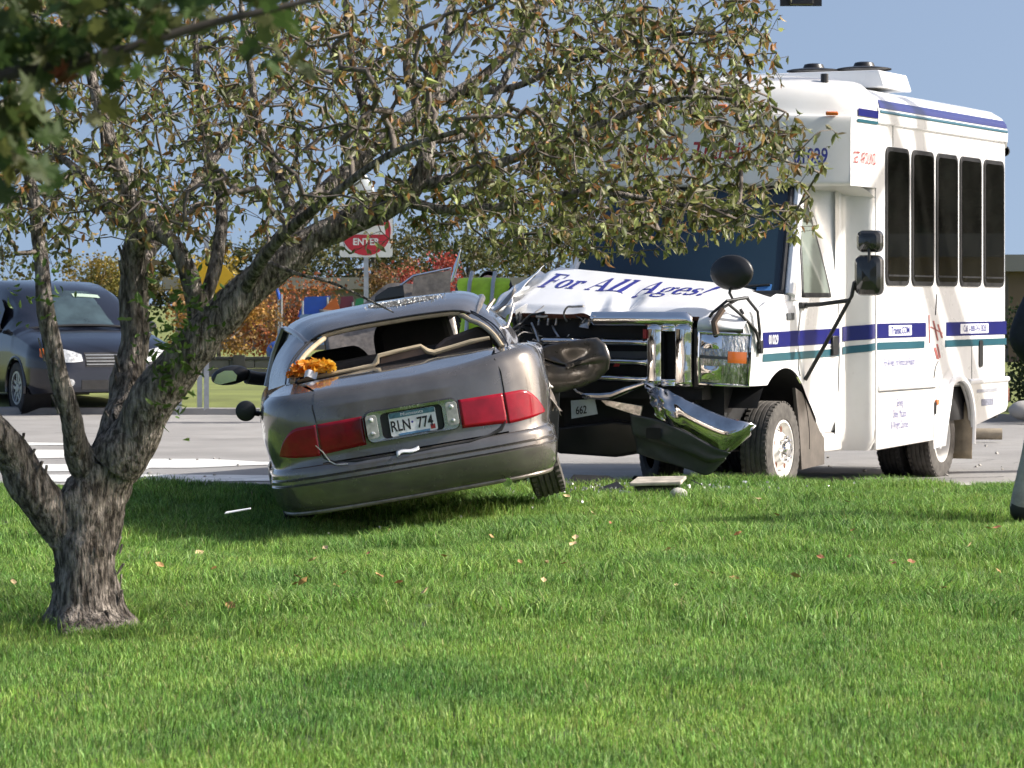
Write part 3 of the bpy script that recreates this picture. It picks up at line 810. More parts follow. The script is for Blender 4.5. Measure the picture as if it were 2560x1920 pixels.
# garland of artificial autumn leaves lying in the rear window
gar = thing("leaf_garland", "orange and yellow artificial leaf garland lying in the sedan's broken rear window", "garland", CARM @ Vector((-.58, .86, 1.055)))
gv = MB(); cols = []
rg = random.Random(3)
for k in range(190):
    t = rg.random(); cx = lerp(-.165, .15, t)
    c = Vector((cx, rg.uniform(-.05, .05), .01 + rg.random() ** 1.3 * .10 * math.sin(math.pi * lerp(.12, .9, t)) + .045 * t))
    q = Euler((rg.uniform(0, 6.3), rg.uniform(0, 6.3), rg.uniform(0, 6.3))).to_matrix()
    s = rg.uniform(.018, .032)
    vs = [c + q @ (Vector(p) * s) for p in ((0, -1, 0), (.55, -.35, .1), (.8, .3, .25), (0, 1.1, 0), (-.8, .3, .25), (-.55, -.35, .1), (0, 0, -.12))]
    gv.add(vs, [(6, i, (i + 1) % 6) for i in range(6)])
    w = rg.random()
    col = (lerp(.75, .85, w), lerp(.17, .52, clamp(w * .6 + t * .55)), lerp(.01, .07, w))
    cols += [col] * 7
o = gv.build("leaves", leaf_mat("garland_leaf", .45, .5), gar, smooth=0, normals=False)
colour_faces(o.data, cols)
MB().tube([(-.16, 0, .01), (-.05, .01, .02), (.06, -.01, .035), (.15, 0, .05)], .006, 6).build("stem", MT['browntrim'], gar)
pp = MB().grid(lambda i, j: (lerp(-.052, .032, i) + .01 * j, -.062 - .012 * math.sin(i * 6), lerp(.0, .048, j) + .01 * math.sin(i * 5)), 6, 4)
o = pp.build("paper_tag", MT['whitetext'], gar, smooth=40)
# white paper scrap on the bumper ledge
sc = MB()
def scrap(i, j):
    x = lerp(-.135, .015, i)
    p = shell(u_of(x), lerp(.496, .520, j) + .006 * math.sin(i * 7) + .01 * (i - .3), .012)
    p = p + Vector((0, -.008 * math.sin(j * 3.1), 0))
    if i < .2: p.z += -.012 * (1 - i / .2) * (1 - j)
    return CARM @ p
sc.grid(scrap, 10, 4)
o = sc.build("paper_scrap", MT['whitetext'], smooth=40, solid=.002)
tag(o, "small white paper scrap stuck on the sedan's rear bumper below the plate", "paper")
# broken glass and grit on the roof
sc = MB()
for k in range(420):
    i, j = rg.gauss(.60, .11), rg.gauss(.24, .055)
    if not (.38 < i < .82 and .12 < j < .4): continue
    p = roof_pt(i, j, .004)
    q = Euler((rg.uniform(0, 6), rg.uniform(0, 6), 0)).to_matrix(); s = rg.uniform(.002, .0055)
    sc.add([CARM @ (p + q @ Vector(v) * s) for v in ((-1, -1, 0), (1, -1, .3), (.8, 1, 0), (-1, .7, .4))], [(0, 1, 2, 3)])
o = sc.build("broken_glass", MT['clearlens'], smooth=0)
tag(o, "scatter of broken glass on the sedan's roof", "glass", kind='stuff')
sc = MB().grid(lambda i, j: CARM @ roof_pt(.5 + .19 * (2 * i - 1) * math.sqrt(max(0.02, 1 - (2 * j - 1) ** 2)) + .09, lerp(.15, .34, j), .0025), 20, 8)
o = sc.build("roof_grime", mat("roof_grime", (.075, .07, .06), .9, vary=.5, vscale=25, bump=.3), smooth=60)
tag(o, "patch of grey grime and grit on the sedan's roof", "grime")

# ---------------------------------------------------------------- the white shuttle bus
# local frame: x to the visible flank, y to the rear, z up; origin under the front axle
BUS = thing("shuttle_bus", "white shuttle bus with navy and teal stripes and crushed front end", "bus", (1.206, 24.93, -0.02), (0, 0, R(-26)))
X = Vector((1, 0, 0)); Y = Vector((0, 1, 0)); Z = Vector((0, 0, 1))
HW = 1.22
# passenger body: side, roof cove, roof
sec = [(1.22, .80), (1.22, 1.5), (1.22, 2.2), (1.22, 2.965), (1.245, 2.975), (1.25, 3.06), (1.235, 3.13), (1.19, 3.195), (1.10, 3.25), (.85, 3.305), (.45, 3.345), (0, 3.36)]
sec = sec + [(-x, z) for x, z in sec[::-1][1:]]
b = MB()
ys = [1.50, 1.52] + [lerp(1.6, 5.0, i / 16) for i in range(17)] + [5.06, 5.11, 5.145, 5.16]
def body_pt(k, y):
    x, z = sec[k]
    e = sstep(5.03, 5.17, y)
    return Vector((x * (1 - .035 * e), y, z - .05 * e * (1 if z > 2.9 else 0) + .002 * noise.noise(Vector((x, y * 1.3, z * 1.3)))))
b.add([body_pt(k, y) for y in ys for k in range(len(sec))],
      [(j * len(sec) + k, j * len(sec) + k + 1, (j + 1) * len(sec) + k + 1, (j + 1) * len(sec) + k) for j in range(len(ys) - 1) for k in range(len(sec) - 1)])
b.add([body_pt(k, 5.16) for k in range(len(sec))], [tuple(range(len(sec)))])
shellb = b.build("passenger_body", MT['white'], BUS, smooth=35)
# lower skirt with rear wheel arch
def skirt(side):
    poly = [(1.53, .30), (3.06, .325)]
    for k in range(13):
        a = R(186 - 192 * k / 12)
        poly.append((3.58 + .475 * math.cos(a), .355 + .475 * math.sin(a)))
    poly += [(4.10, .40), (5.08, .51), (5.145, .56), (5.155, .797), (1.53, .797)]
    m = MB().prism(poly, (side * 1.19, 0, 0), Y, Z, X * side, .03)
    return m.build("skirt_panel", MT['white_dirty'], BUS, smooth=0, bevel=.012, bseg=3)
sk = skirt(1); skirt(-1)
MB().tube([(1.215, y, .805) for y in (1.56, 2.2, 3.02, 3.18)], .026, 10).build("rub_rail", MT['white'], BUS)
MB().tube([(1.215, y, .805) for y in (3.98, 4.3, 4.8, 5.14)], .026, 10).build("rub_rail", MT['white'], BUS)
# flared lip round the rear wheel arch
pts = []; rr = []
for k in range(19):
    a = R(192 - 204 * k / 18)
    pts.append((1.225 + .03 * math.sin(max(0, min(math.pi, math.pi - a))), 3.58 + .490 * math.cos(a), .355 + .49 * math.sin(a)))
    rr.append(.03)
MB().tube(pts, rr, 10).build("wheel_arch_flare", MT['white'], BUS)
b = MB()
def guard(i, j):
    a = R(lerp(98, 190, j)); r = lerp(.455, .60, i)
    return (1.224 + .085 * (1 - i) ** 1.5 * math.sin(math.pi * lerp(.05, .75, j)), 3.58 + r * math.cos(a), .355 + r * math.sin(a))
b.grid(guard, 8, 12).build("arch_guard", MT['white'], BUS, smooth=60)
b = MB()
def flp(i, j): return (lerp(.85, 1.23, i), 4.03 + .03 * j, lerp(.12, .62, j))
b.grid(flp, 4, 6).build("mud_flap", mat("tan_mud_flap", (.30, .24, .16), .8, vary=.2, vscale=8), BUS, smooth=60, solid=.01)
# chassis
MB().box((0, 2.5, .44), (1.0, 5.0, .22)).build("chassis", MT['darkvoid'], BUS, smooth=0)
MB().box((0, 3.58, .62), (2.30, 1.0, .30)).build("wheel_housing", MT['darkvoid'], BUS, smooth=0)
MB().box((0.0, 2.4, .56), (2.34, 1.9, .10)).build("floor_pan", MT['darkvoid'], BUS, smooth=0)
MB().box((0, 4.6, .60), (2.30, .9, .12)).build("floor_pan", MT['darkvoid'], BUS, smooth=0)
# wall that widens from cab to body
wallp = [(1.22, 1.56), (1.218, 1.50), (1.20, 1.462), (1.16, 1.44), (1.08, 1.415), (1.02, 1.385), (.992, 1.32), (.985, 1.20)]
b = MB()
def wl_(i, j):
    p = catmull([(a, c, 0) for a, c in wallp], i * (len(wallp) - 1))
    z = lerp(.30, 2.50, j)
    tuck = sstep(.42, .30, z)
    return (p.x - .05 * tuck, p.y + .02 * tuck, z)
MB().grid(lambda i, j: (-wl_(i, j)[0], wl_(i, j)[1], wl_(i, j)[2]), 28, 12).build("body_front_wall", MT['white_dirty'], BUS, smooth=60)
b.grid(wl_, 28, 24)
b.build("body_front_wall", MT['white_dirty'], BUS, smooth=60)
MB().tube([(1.222, 1.505, z) for z in (.32, 1.2, 2.0, 2.96)], .006, 6).build("body_seam", MT['white_dirty'], BUS)
MB().box((1.2225, 1.93, 2.90), (.003, .008, .20)).build("body_seam", MT['greypl'], BUS, smooth=0)
MB().box((1.2225, 4.05, 1.00), (.003, .008, .36)).build("body_seam", MT['greypl'], BUS, smooth=0)
MB().box((1.2225, 2.30, .775), (.003, 1.45, .008)).build("body_seam", MT['greypl'], BUS, smooth=0)
# fibreglass cap above the cab
def yf(x): return .85 - .30 * (1 - (abs(x) / 1.235) ** 2.2)
def cap_pt(i, j):
    x = lerp(-1.235, 1.235, i); y0 = yf(x); a = abs(x) / 1.235
    top = 3.385 - .11 * a ** 2 - .10 * sstep(.86, 1.0, a)
    edge = lerp(2.98, 3.02, 1 - a)
    brow = .10 * sstep(.75, .15, a)
    pr = [(y0 + .035, 2.44), (y0 + .004, 2.455), (y0, 2.50), (y0 + .012, 2.75), (y0 + .02, 2.90), (y0 + .035, edge), (y0 + .08, edge + .035 + brow * .3), (y0 + .20, lerp(edge, top, .55) + .02), (y0 + .42, lerp(edge, top, .86)), (lerp(y0, 1.5, .78), top - .004), (1.51, top)]
    p = catmull([(q[0], q[1], 0) for q in pr], j * (len(pr) - 1))
    return Vector((x, min(p.x, 1.512), p.y))
b = MB().grid(cap_pt, 72, 40)
cap = b.build("front_cap", MT['white_dirty'], BUS, smooth=60)
for s in (-1, 1):
    b = MB()
    def cs(i, j, s=s):
        t = cap_pt(1.0 if s > 0 else 0.0, lerp(.12, 1.0, i))
        return Vector((s * (1.236 + .006 * math.sin(math.pi * j)), t.y, lerp(2.44, t.z + .001, j)))
    b.grid(cs, 40, 14)
    b.build("cap_side", MT['white'], cap, smooth=60)
b = MB()
def soffit(i, j):
    x = lerp(-1.23, 1.23, i)
    return Vector((x, lerp(yf(x) + .03, 1.47, j), lerp(2.446, 2.36, j ** .7) + .03 * math.sin(math.pi * j) * abs(x)))
b.grid(soffit, 40, 10).build("cap_soffit", MT['white_dirty'], cap, smooth=60)
for x in (1.10, -1.10):
    y = yf(x) + .03
    MB().box((x, y - .004, 3.015), (.10, .03, .030), Euler((.3, 0, .55 if x > 0 else -.55))).build("marker_lamp", MT['amber'], cap, bevel=.008)
for x in (-.22, 0.0, .22):
    MB().box((x, yf(x) + .075, 3.085), (.10, .03, .026), Euler((.5, 0, 0))).build("marker_lamp", MT['amber'], cap, bevel=.008)
# roof unit with two fans
ac = MB().prism([(-.95, 0), (.95, 0), (.90, .15), (-.90, .15)], (0, 2.50, 3.33), X, Z, Y, .72).build("roof_air_unit", MT['white'], BUS, smooth=0, bevel=.015)
for x in (.20, .66):
    f = MB().lathe([(.0, .235), (.010, .235), (.018, .20), (.030, .095), (.062, .08), (.07, .05), (.071, .001)], 'z', (x, 2.80, 3.505), n=28)
    f.build("fan", MT['blackpl'], ac, smooth=40)
MB().tube([(.90, 1.18, 3.22), (.90, 1.18, 3.36)], .032, 10).build("roof_antenna", MT['blackpl'], BUS)
# side windows
for (ya, yb) in ((1.74, 2.325), (2.40, 2.975), (3.05, 3.63), (3.70, 4.31), (4.39, 4.985)):
    fw = MB().prism(rounded_rect(yb - ya, 1.145, .075, 6), (1.219, (ya + yb) / 2, 2.22), Y, Z, X, .016)
    fo = fw.build("window_frame", MT['blackpl'], BUS, smooth=0, bevel=.005)
    MB().prism(rounded_rect(yb - ya - .07, 1.07, .05, 6), (1.236, (ya + yb) / 2, 2.22), Y, Z, X, .0015).build("pane", MT['glassdark'], fo, smooth=0)
    MB().box((1.238, (ya + yb) / 2, 1.73), (.006, yb - ya - .06, .016)).build("sash_bar", MT['blackpl'], fo, smooth=0)
# stripes
def decal(name, m, ya, yb, za, zb, x=1.2228, par=BUS):
    return MB().box((x, (ya + yb) / 2, (za + zb) / 2), (.002, yb - ya, zb - za)).build(name, m, par, smooth=0)
decal("navy_stripe", MT['navy'], 1.54, 2.78, 1.215, 1.335); decal("teal_stripe", MT['teal'], 1.54, 2.74, 1.12, 1.18)
decal("navy_stripe", MT['navy'], 3.33, 5.08, 1.215, 1.335); decal("teal_stripe", MT['teal'], 3.30, 5.08, 1.12, 1.18)
def roof_band(name, m, za, zb, ya, yb):
    mb = MB()
    def fn(i, j):
        z = lerp(za, zb, j)
        x = interp([(2.985, 1.2485), (3.06, 1.253), (3.13, 1.238), (3.19, 1.193)], z) + .003
        return (x, lerp(ya, yb, i), z)
    mb.grid(fn, 4, 6).build(name, m, BUS, smooth=60)
roof_band("navy_roof_stripe", MT['navy'], 3.095, 3.165, 1.53, 5.02); roof_band("teal_roof_stripe", MT['teal'], 3.055, 3.078, 1.53, 5.02)
decal("navy_cap_stripe", MT['navy'], 1.02, 1.49, 3.005, 3.065, 1.2485, cap); decal("teal_cap_stripe", MT['teal'], 1.00, 1.49, 2.955, 2.98, 1.2485, cap)
# stripes on the widening wall
for nm, m, a0, a1, c0, c1 in (("navy_wall_stripe", MT['navy'], 1.19, 1.31, 1.215, 1.335), ("teal_wall_stripe", MT['teal'], 1.085, 1.145, 1.12, 1.18)):
    mb = MB()
    def fn(i, j):
        p = Vector(wl_(lerp(.83, .14, i), 0.5)); p.z = lerp(lerp(a0, c0, i), lerp(a1, c1, i), j)
        return p + Vector((.004, -.004, 0))
    mb.grid(fn, 18, 2).build(nm, m, BUS, smooth=60)
# lettering on the flank
decal("number_panel", MT['whitetext'], 1.82, 2.40, 1.232, 1.318, 1.2245)
text_mesh("lettering", "Transit.COM", .085, MT['bluetext'], BUS, (1.2262, 2.11, 1.248), Y, Z, xs=1.02, bold=.001)
decal("number_panel", MT['whitetext'], 3.72, 4.53, 1.232, 1.318, 1.2245)
text_mesh("lettering", "Call 1-888-743-3828", .080, MT['bluetext'], BUS, (1.2262, 4.125, 1.250), Y, Z, xs=.98)
text_mesh("lettering", "For All Ages...For Almost any Reason!", .085, MT['bluetext'], BUS, (1.2232, 2.10, .985), Y, Z, xs=.60)
for s_, zz in (("Serving", .645), ("Sibley, McLeod", .555), ("& Wright Counties", .463)):
    text_mesh("lettering", s_, .092, MT['bluetext'], BUS, (1.2232, 2.10, zz), Y, Z, xs=.62)
text_mesh("lettering", "GET AROUND", .135, MT['redtext'], cap, (1.2475, 1.17, 2.625), Y, Z, xs=.62, align='CENTER')
# red script emblem between the stripes
em = MB()
for (ya, za, yb, zb, r_) in ((2.86, 1.40, 2.88, 1.16, .012), (2.90, 1.30, 3.22, 1.24, .03), (2.98, 1.35, 3.10, 1.18, .02), (3.10, 1.32, 3.22, 1.20, .02), (3.02, 1.12, 3.10, 1.02, .03), (3.08, 1.15, 3.16, 1.03, .02)):
    em.prism([(ya - r_, za), (ya + r_, za), (yb + r_, zb), (yb - r_, zb)], (1.2226, 0, 0), Y, Z, X, .0015)
em.build("red_emblem", mat("faded_red_emblem", (.34, .10, .09), .5, vary=.5, vscale=14), BUS, smooth=0)
MB().tube([(1.225, 2.99, .86), (1.225, 3.03, .95), (1.225, 3.10, 1.0)], .005, 5).build("emblem_stroke", MT['blacktext'], BUS)
MB().tube([(1.225, 3.03, 1.40), (1.225, 3.07, 1.58)], .004, 5).build("emblem_stroke", MT['blacktext'], BUS)
MB().prism(rounded_rect(.10, .24, .03, 4), (1.221, 4.30, 1.05), Y, Z, X, .012).build("vent_slot", MT['blackpl'], BUS, smooth=0)
decal("reflector_strip", mat("grey_label", (.30, .31, .34), .6, vary=.3, vscale=40), 4.20, 4.80, .70, .73)
decal("maker_label", mat("grey_label_dark", (.20, .21, .26), .6, vary=.5, vscale=40), 4.33, 4.68, .58, .64)
MB().box((1.232, 3.06, .65), (.02, .07, .045)).build("side_marker", MT['amber'], BUS, bevel=.006)
MB().box((1.228, 3.02, .60), (.014, .03, .10)).build("side_marker_base", MT['blackpl'], BUS, bevel=.004)
MB().lathe([(.0, .055), (.05, .05), (.075, .02), (.078, .001)], 'y', (1.17, 5.15, 2.90), n=16).build("clearance_lamp", MT['blackpl'], BUS, smooth=60)
MB().box((1.19, 5.17, .66), (.06, .03, .12)).build("rear_marker", MT['rust'], BUS, bevel=.005)
MB().box((0, 5.20, .50), (2.2, .10, .12)).build("rear_bumper", MT['blackpl'], BUS, bevel=.02)

# ---- cab
def cab_x(y, z):
    x = 1.0 + .012 * math.sin(clamp((z - .9) / .6) * math.pi)
    x -= .11 * sstep(-.55, -.92, y)
    x -= .10 * sstep(1.40, 1.62, z) * sstep(.5, -.3, y)
    x += .03 * sstep(.66, .50, abs(math.hypot(y, z - .40))) * (1 if z > .6 else 0)
    x -= .05 * sstep(.60, .45, z)
    return x
def zlo(y):
    if y < -.37: return .875
    d_ = interp([(.33, .90), (.44, .80), (.60, .69), (.84, .47), (.95, .46)], y)
    return max(d_ if y > .33 else .46, .40 + math.sqrt(max(0.0, .36 - y * y)))
def zhi(y): return interp([(-.90, 1.36), (-.7, 1.425), (-.3, 1.50), (0.0, 1.575), (.30, 1.56), (.40, 1.53), (1.25, 1.53)], y)
for s in (-1, 1):
    b = MB()
    def cs2(i, j, s=s):
        y = lerp(-.73, 1.25, i); z = lerp(zlo(y), zhi(y), j)
        return Vector((s * cab_x(y, z), y, z))
    b.grid(cs2, 86, 20)
    cab = b.build("cab_side", MT['white'], BUS, smooth=50)
# shut lines of the driver's door
def on_cab(y, z, o=.003): return Vector((cab_x(y, z) + o, y, z))
MB().tube([on_cab(.36, 1.50), on_cab(.30, 1.30), on_cab(.30, 1.0), on_cab(.34, .93)], .004, 5).build("door_seam", MT['greypl'], cab)
MB().tube([on_cab(1.22, z) for z in (1.50, 1.1, .8, .50)], .004, 5).build("door_seam", MT['greypl'], cab)
# upper cab side: frame and side glass
b = MB()
def up(i, j):
    z = lerp(1.525, 2.44, j); y = lerp(lerp(.16, .78, j), 1.32, i)
    return Vector((lerp(1.0 - .20 * ((z - 1.525) / .9) ** 1.2, .992, sstep(1.06, 1.30, y)), y, z))
MB().grid(lambda i, j: Vector((-up(i, j).x, up(i, j).y, up(i, j).z)), 8, 8).build("cab_upper_side", MT['white'], BUS, smooth=60)
b.grid(up, 20, 20)
b.build("cab_upper_side", MT['white'], BUS, smooth=60)
def on_up(y, z, o): return Vector((1.0 - .20 * ((z - 1.525) / .9) ** 1.2 + o, y, z))
b = MB().grid(lambda i, j: on_up(lerp(lerp(.40, .70, j), lerp(1.06, .95, j), i), lerp(1.55, 2.30, j), .008), 8, 12)
win = b.build("side_window_frame", MT['blackpl'], BUS, smooth=60, solid=.006)
MB().grid(lambda i, j: on_up(lerp(lerp(.43, .715, j), lerp(1.01, .915, j), i), lerp(1.585, 2.27, j), .012), 8, 12).build("pane", mat("pale_side_glass", (.20, .23, .20), .05, spec=.6, vary=.1, vscale=3), win, smooth=60)  # pale colour stands in for reflection and cab interior showing in the glass
# windscreen
def ws(i, j):
    a = 2 * i - 1; x = a * lerp(.93, .80, j)
    return Vector((x, lerp(.0, .62, j) + .20 * a * a * (1 - .3 * j) - .03, lerp(1.56, 2.42, j)))
wsm = MB().grid(ws, 28, 16).build("windscreen", MT['windshield'], BUS, smooth=60)
MB().tube([ws(1, j / 10) + Vector((-.01, -.01, 0)) for j in range(11)], .022, 8).build("windscreen_seal", MT['blackpl'], wsm)
MB().tube([ws(1, j / 10) + Vector((.045, .03, 0)) for j in range(11)], .045, 10).build("front_pillar", MT['white'], BUS)
MB().tube([ws(0, j / 10) + Vector((-.045, .03, 0)) for j in range(11)], .045, 10).build("front_pillar", MT['white'], BUS)
MB().tube([ws(i / 16, 0) + Vector((0, -.02, .012)) for i in range(17)], .03, 8).build("cowl", MT['blackpl'], BUS)
MB().tube([ws(.55, .03) + Vector((0, -.02, .02)), ws(.75, .06) + Vector((0, -.025, .01)), ws(.95, .10) + Vector((0, -.03, 0))], .010, 6).build("wiper", MT['blackpl'], BUS)
MB().prism(rounded_rect(.115, .062, .006, 2), ws(.925, .075) + Vector((0, -.012, .0)), Vector((.93, .36, 0)), Vector((0, .55, .83)), Vector((.3, -.8, .5)), .002).build("windscreen_sticker", mat("blue_sticker", (.04, .16, .42), .5), wsm, smooth=0)
MB().box((0, .95, 1.9), (1.5, .1, .9)).build("cab_bulkhead", MT['interior'], BUS, smooth=0)
# bonnet, pushed up on the struck side
def hood_pt(x, t, o=0.0):
    lift = sstep(.75, -.95, x)
    yfr = -.90 + .10 * (abs(x) / 1.0) ** 3; yre = .02 + .14 * (abs(x) / .95) ** 2 - .10 * lift
    zf = 1.435 + .025 * lift; zr = 1.66 - .093 * (x - .47) - .05 * sstep(.40, .95, x)
    y = lerp(yfr, yre, t); z = lerp(zf, zr, t ** lerp(.75, .92, lift))
    z -= .035 * sstep(.10, 0, t)
    z -= .09 * sstep(.66, .98, x) * lerp(1, .4, t)
    d1 = math.exp(-(((x + .10) / .20) ** 2 + ((t - .25) / .25) ** 2)); z -= .055 * d1 * (1 + .8 * math.sin(x * 22 + t * 6))
    d2 = math.exp(-(((x + .28) / .07) ** 2 + ((t - .22) / .30) ** 2)); z += .03 * d2
    cr = sstep(-.93, -1.08, x); z += cr * (.07 * noise.noise(Vector((x * 7, t * 5, 1))) - .05); y += cr * .10 * noise.noise(Vector((x * 6, t * 6, 7)))
    z += .006 * noise.noise(Vector((x * 3, t * 3, 4)))
    return Vector((x, y, z + o))
bon = MB().grid(lambda i, j: hood_pt(lerp(-1.16, .985, i), j), 110, 40).build("bonnet", MT['hoodwhite'], BUS, smooth=40)
# rolled front edge of the bonnet and white corner above the headlamp
MB().grid(lambda i, j: hood_pt(lerp(-.95, .66, i), 0) + Vector((0, .012 * j, -.03 * j)), 60, 3).build("bonnet_lip", MT['rust'], bon, smooth=60)
b = MB()
def corner(i, j):
    a = hood_pt(lerp(.66, .985, i), 0); x = lerp(.645, .955, i)
    q = Vector((x, -.875 + .14 * i ** 2, 1.285))
    p = a.lerp(q, j); p.y -= .025 * math.sin(math.pi * j)
    return p
b.grid(corner, 14, 8).build("headlamp_brow", MT['white'], BUS, smooth=60)
# crumpled far end of the bonnet
b = MB()
def crump(i, j):
    p = Vector((lerp(-.98, -1.26, i), lerp(-.82, -.10, j), lerp(1.50, 1.36, i) + .30 * j))
    return p + Vector((noise.noise(p * 5), noise.noise(p * 5 + Vector((7, 0, 0))), noise.noise(p * 5 + Vector((0, 7, 0))))) * .05
b.grid(crump, 14, 16).build("crumpled_wing", MT['hoodwhite'], BUS, smooth=20, solid=.003)
# bonnet lettering, cut as thick and thin strokes with serifs
def ellipse(cx, cy, rx, ry, n=20, a0=0, a1=360): return [(cx + rx * math.cos(R(lerp(a0, a1, k / n))), cy + ry * math.sin(R(lerp(a0, a1, k / n)))) for k in range(n + (0 if a1 - a0 == 360 else 1))]
def rect(x0, y0, x1, y1): return [(x0, y0), (x1, y0), (x1, y1), (x0, y1)]
def strip2(outer, inner): return ('ring', outer, inner)
def band(outer, inner): return ('band', outer, inner)
GL = {
 'F': (.86, [rect(.12, 0, .36, 1), rect(0, 0, .48, .06), rect(0, .94, .80, 1), rect(.36, .47, .62, .53), rect(.72, .72, .80, .94), rect(.56, .36, .62, .64)]),
 'o': (.74, [strip2(ellipse(.36, .33, .35, .34), ellipse(.36, .33, .13, .29))]),
 'r': (.60, [rect(.10, 0, .32, .62), rect(0, 0, .42, .055), rect(0, .57, .3, .62), ellipse(.48, .53, .10, .10, 12), rect(.3, .56, .48, .63)]),
 'A': (1.06, [[(.08, .03), (.14, .03), (.46, .93), (.42, 1)], [(.38, 1), (.52, 1), (.94, .03), (.68, .03)], rect(.22, .32, .74, .38), rect(0, 0, .28, .055), rect(.58, 0, 1.04, .055)]),
 'l': (.46, [rect(.10, 0, .33, 1.02), rect(0, 0, .44, .055), rect(0, .96, .3, 1.02)]),
 'g': (.72, [strip2(ellipse(.30, .40, .27, .23), ellipse(.30, .40, .10, .20)), strip2(ellipse(.33, -.13, .33, .18), ellipse(.33, -.13, .22, .11)), rect(.48, .54, .68, .62), [(.10, .14), (.2, .20), (.3, .03), (.12, .02)]]),
 'e': (.66, [band(ellipse(.33, .33, .33, .34, 18, 0, 320), ellipse(.33, .33, .12, .29, 18, 0, 320)), rect(.2, .33, .62, .385)]),
 's': (.56, [band([(.46, .44), (.44, .58), (.30, .66), (.12, .63), (.02, .5), (.10, .36), (.30, .27), (.34, .18), (.24, .06), (.06, .10), (.02, .22)], [(.44, .46), (.40, .56), (.30, .61), (.22, .58), (.20, .5), (.28, .42), (.46, .33), (.52, .18), (.40, .02), (.10, -.02), (.0, .04)])]),
 '!': (.34, [[(.12, .26), (.20, .26), (.28, 1), (.04, 1)], ellipse(.16, .09, .10, .10, 12)]),
 ' ': (.42, []),
}
lt = MB(); cur = 0.0
total = sum(GL[c][0] for c in "For All Ages!")
def put(a, bb):
    a = a + .22 * bb
    u_ = a / total
    x = lerp(-.93, .50, u_)
    t = lerp(.48, .46, u_) + bb * lerp(.34, .38, u_)
    return hood_pt(x, t, .005)
def dense(poly):
    out = []
    for p, q in zip(poly, poly[1:] + poly[:1]):
        n_ = max(1, int(math.hypot(q[0] - p[0], q[1] - p[1]) / .12))
        out += [(lerp(p[0], q[0], k / n_), lerp(p[1], q[1], k / n_)) for k in range(n_)]
    return out
for ch in "For All Ages!":
    wd, shapes = GL[ch]
    for s_ in shapes:
        if isinstance(s_, tuple):
            n_ = len(s_[1]); pts = [put(cur + p[0], p[1]) for p in s_[1]] + [put(cur + p[0], p[1]) for p in s_[2]]
            last = n_ if s_[0] == 'ring' else n_ - 1
            lt.add(pts, [(k, (k + 1) % n_, n_ + (k + 1) % n_, n_ + k) for k in range(last)])
        elif len(s_) == 4:
            lt.grid(lambda i, j: put(cur + lerp(lerp(s_[0][0], s_[1][0], i), lerp(s_[3][0], s_[2][0], i), j), lerp(lerp(s_[0][1], s_[1][1], i), lerp(s_[3][1], s_[2][1], i), j)), 3, 6)
        else:
            lt.add([put(cur + p[0], p[1]) for p in s_], [tuple(range(len(s_)))])
    cur += wd
lt.build("bonnet_lettering", MT['bluetext'], bon, smooth=0)
def cap_text(s_, size, m_, cx, z0, xs, shear=.25):
    def fn(a, b_):
        x = cx + a
        return Vector((x, yf(x) - .006 + .012 * sstep(2.5, 2.75, z0 + b_) + .004, z0 + b_))
    text_mesh("cap_lettering", s_, size, m_, cap, (0, 0, 0), X, Z, xs=xs, shear=shear, bold=.003, fn=fn)
cap_text("Trailblazer Transit", .20, MT['redtext'], -.15, 2.66, .80)
cap_text("01029", .17, MT['bluetext'], 0.95, 2.62, .60, 0)
text_mesh("fleet_number", "01029", .10, MT['whitetext'], cab, on_cab(-.26, 1.19, .006), Y, Z, xs=.8, bold=.002)
# stripes and open note on the cab flank
def cab_band(name, m, za, zb, ya, yb):
    MB().grid(lambda i, j: on_cab(lerp(ya, yb, i), lerp(za(lerp(ya, yb, i)), zb(lerp(ya, yb, i)), j), .004), 30, 2).build(name, m, cab, smooth=60)
cab_band("navy_cab_stripe", MT['navy'], lambda y: 1.165 + .012 * y, lambda y: 1.285 + .012 * y, -.47, 1.22)
cab_band("teal_cab_stripe", MT['teal'], lambda y: 1.06 + .012 * y, lambda y: 1.12 + .012 * y, -.47, 1.22)
text_mesh("door_lettering", "SOLD", .05, MT['whitetext'], cab, on_cab(.95, 1.135, .007), Y, Z, xs=1.1)
MB().box(on_cab(.12, 1.40, .006), (.012, .15, .055)).build("wing_badge", MT['greypl'], cab, bevel=.004)
MB().box(on_cab(1.08, 1.16, .012), (.03, .14, .16)).build("door_handle", MT['blackpl'], cab, bevel=.01)
# front wheel arch liner and flap behind the wheel
b = MB()
def liner(i, j):
    a = R(lerp(-5, 150, i)); return Vector((lerp(.55, .99, j), .605 * math.cos(a), .40 + .605 * math.sin(a)))
b.grid(liner, 24, 3).build("wheel_arch_liner", MT['darkvoid'], BUS, smooth=60)
MB().box((.0, .0, .80), (1.1, 1.4, .5)).build("engine_bay", MT['darkvoid'], BUS, smooth=0)
MB().prism([(.30, .84), (.44, .80), (.60, .70), (.84, .485), (.95, .42), (.95, .21), (.44, .19), (.40, .45)], (.955, 0, 0), Y, Z, X, .03).build("splash_guard", mat("grey_splash_guard", (.115, .10, .085), .75, vary=.2, vscale=6), BUS, smooth=0, bevel=.004)
MB().box((.88, 1.14, .38), (.20, .50, .15)).build("entry_step", MT['white_dirty'], BUS, smooth=0, bevel=.02)
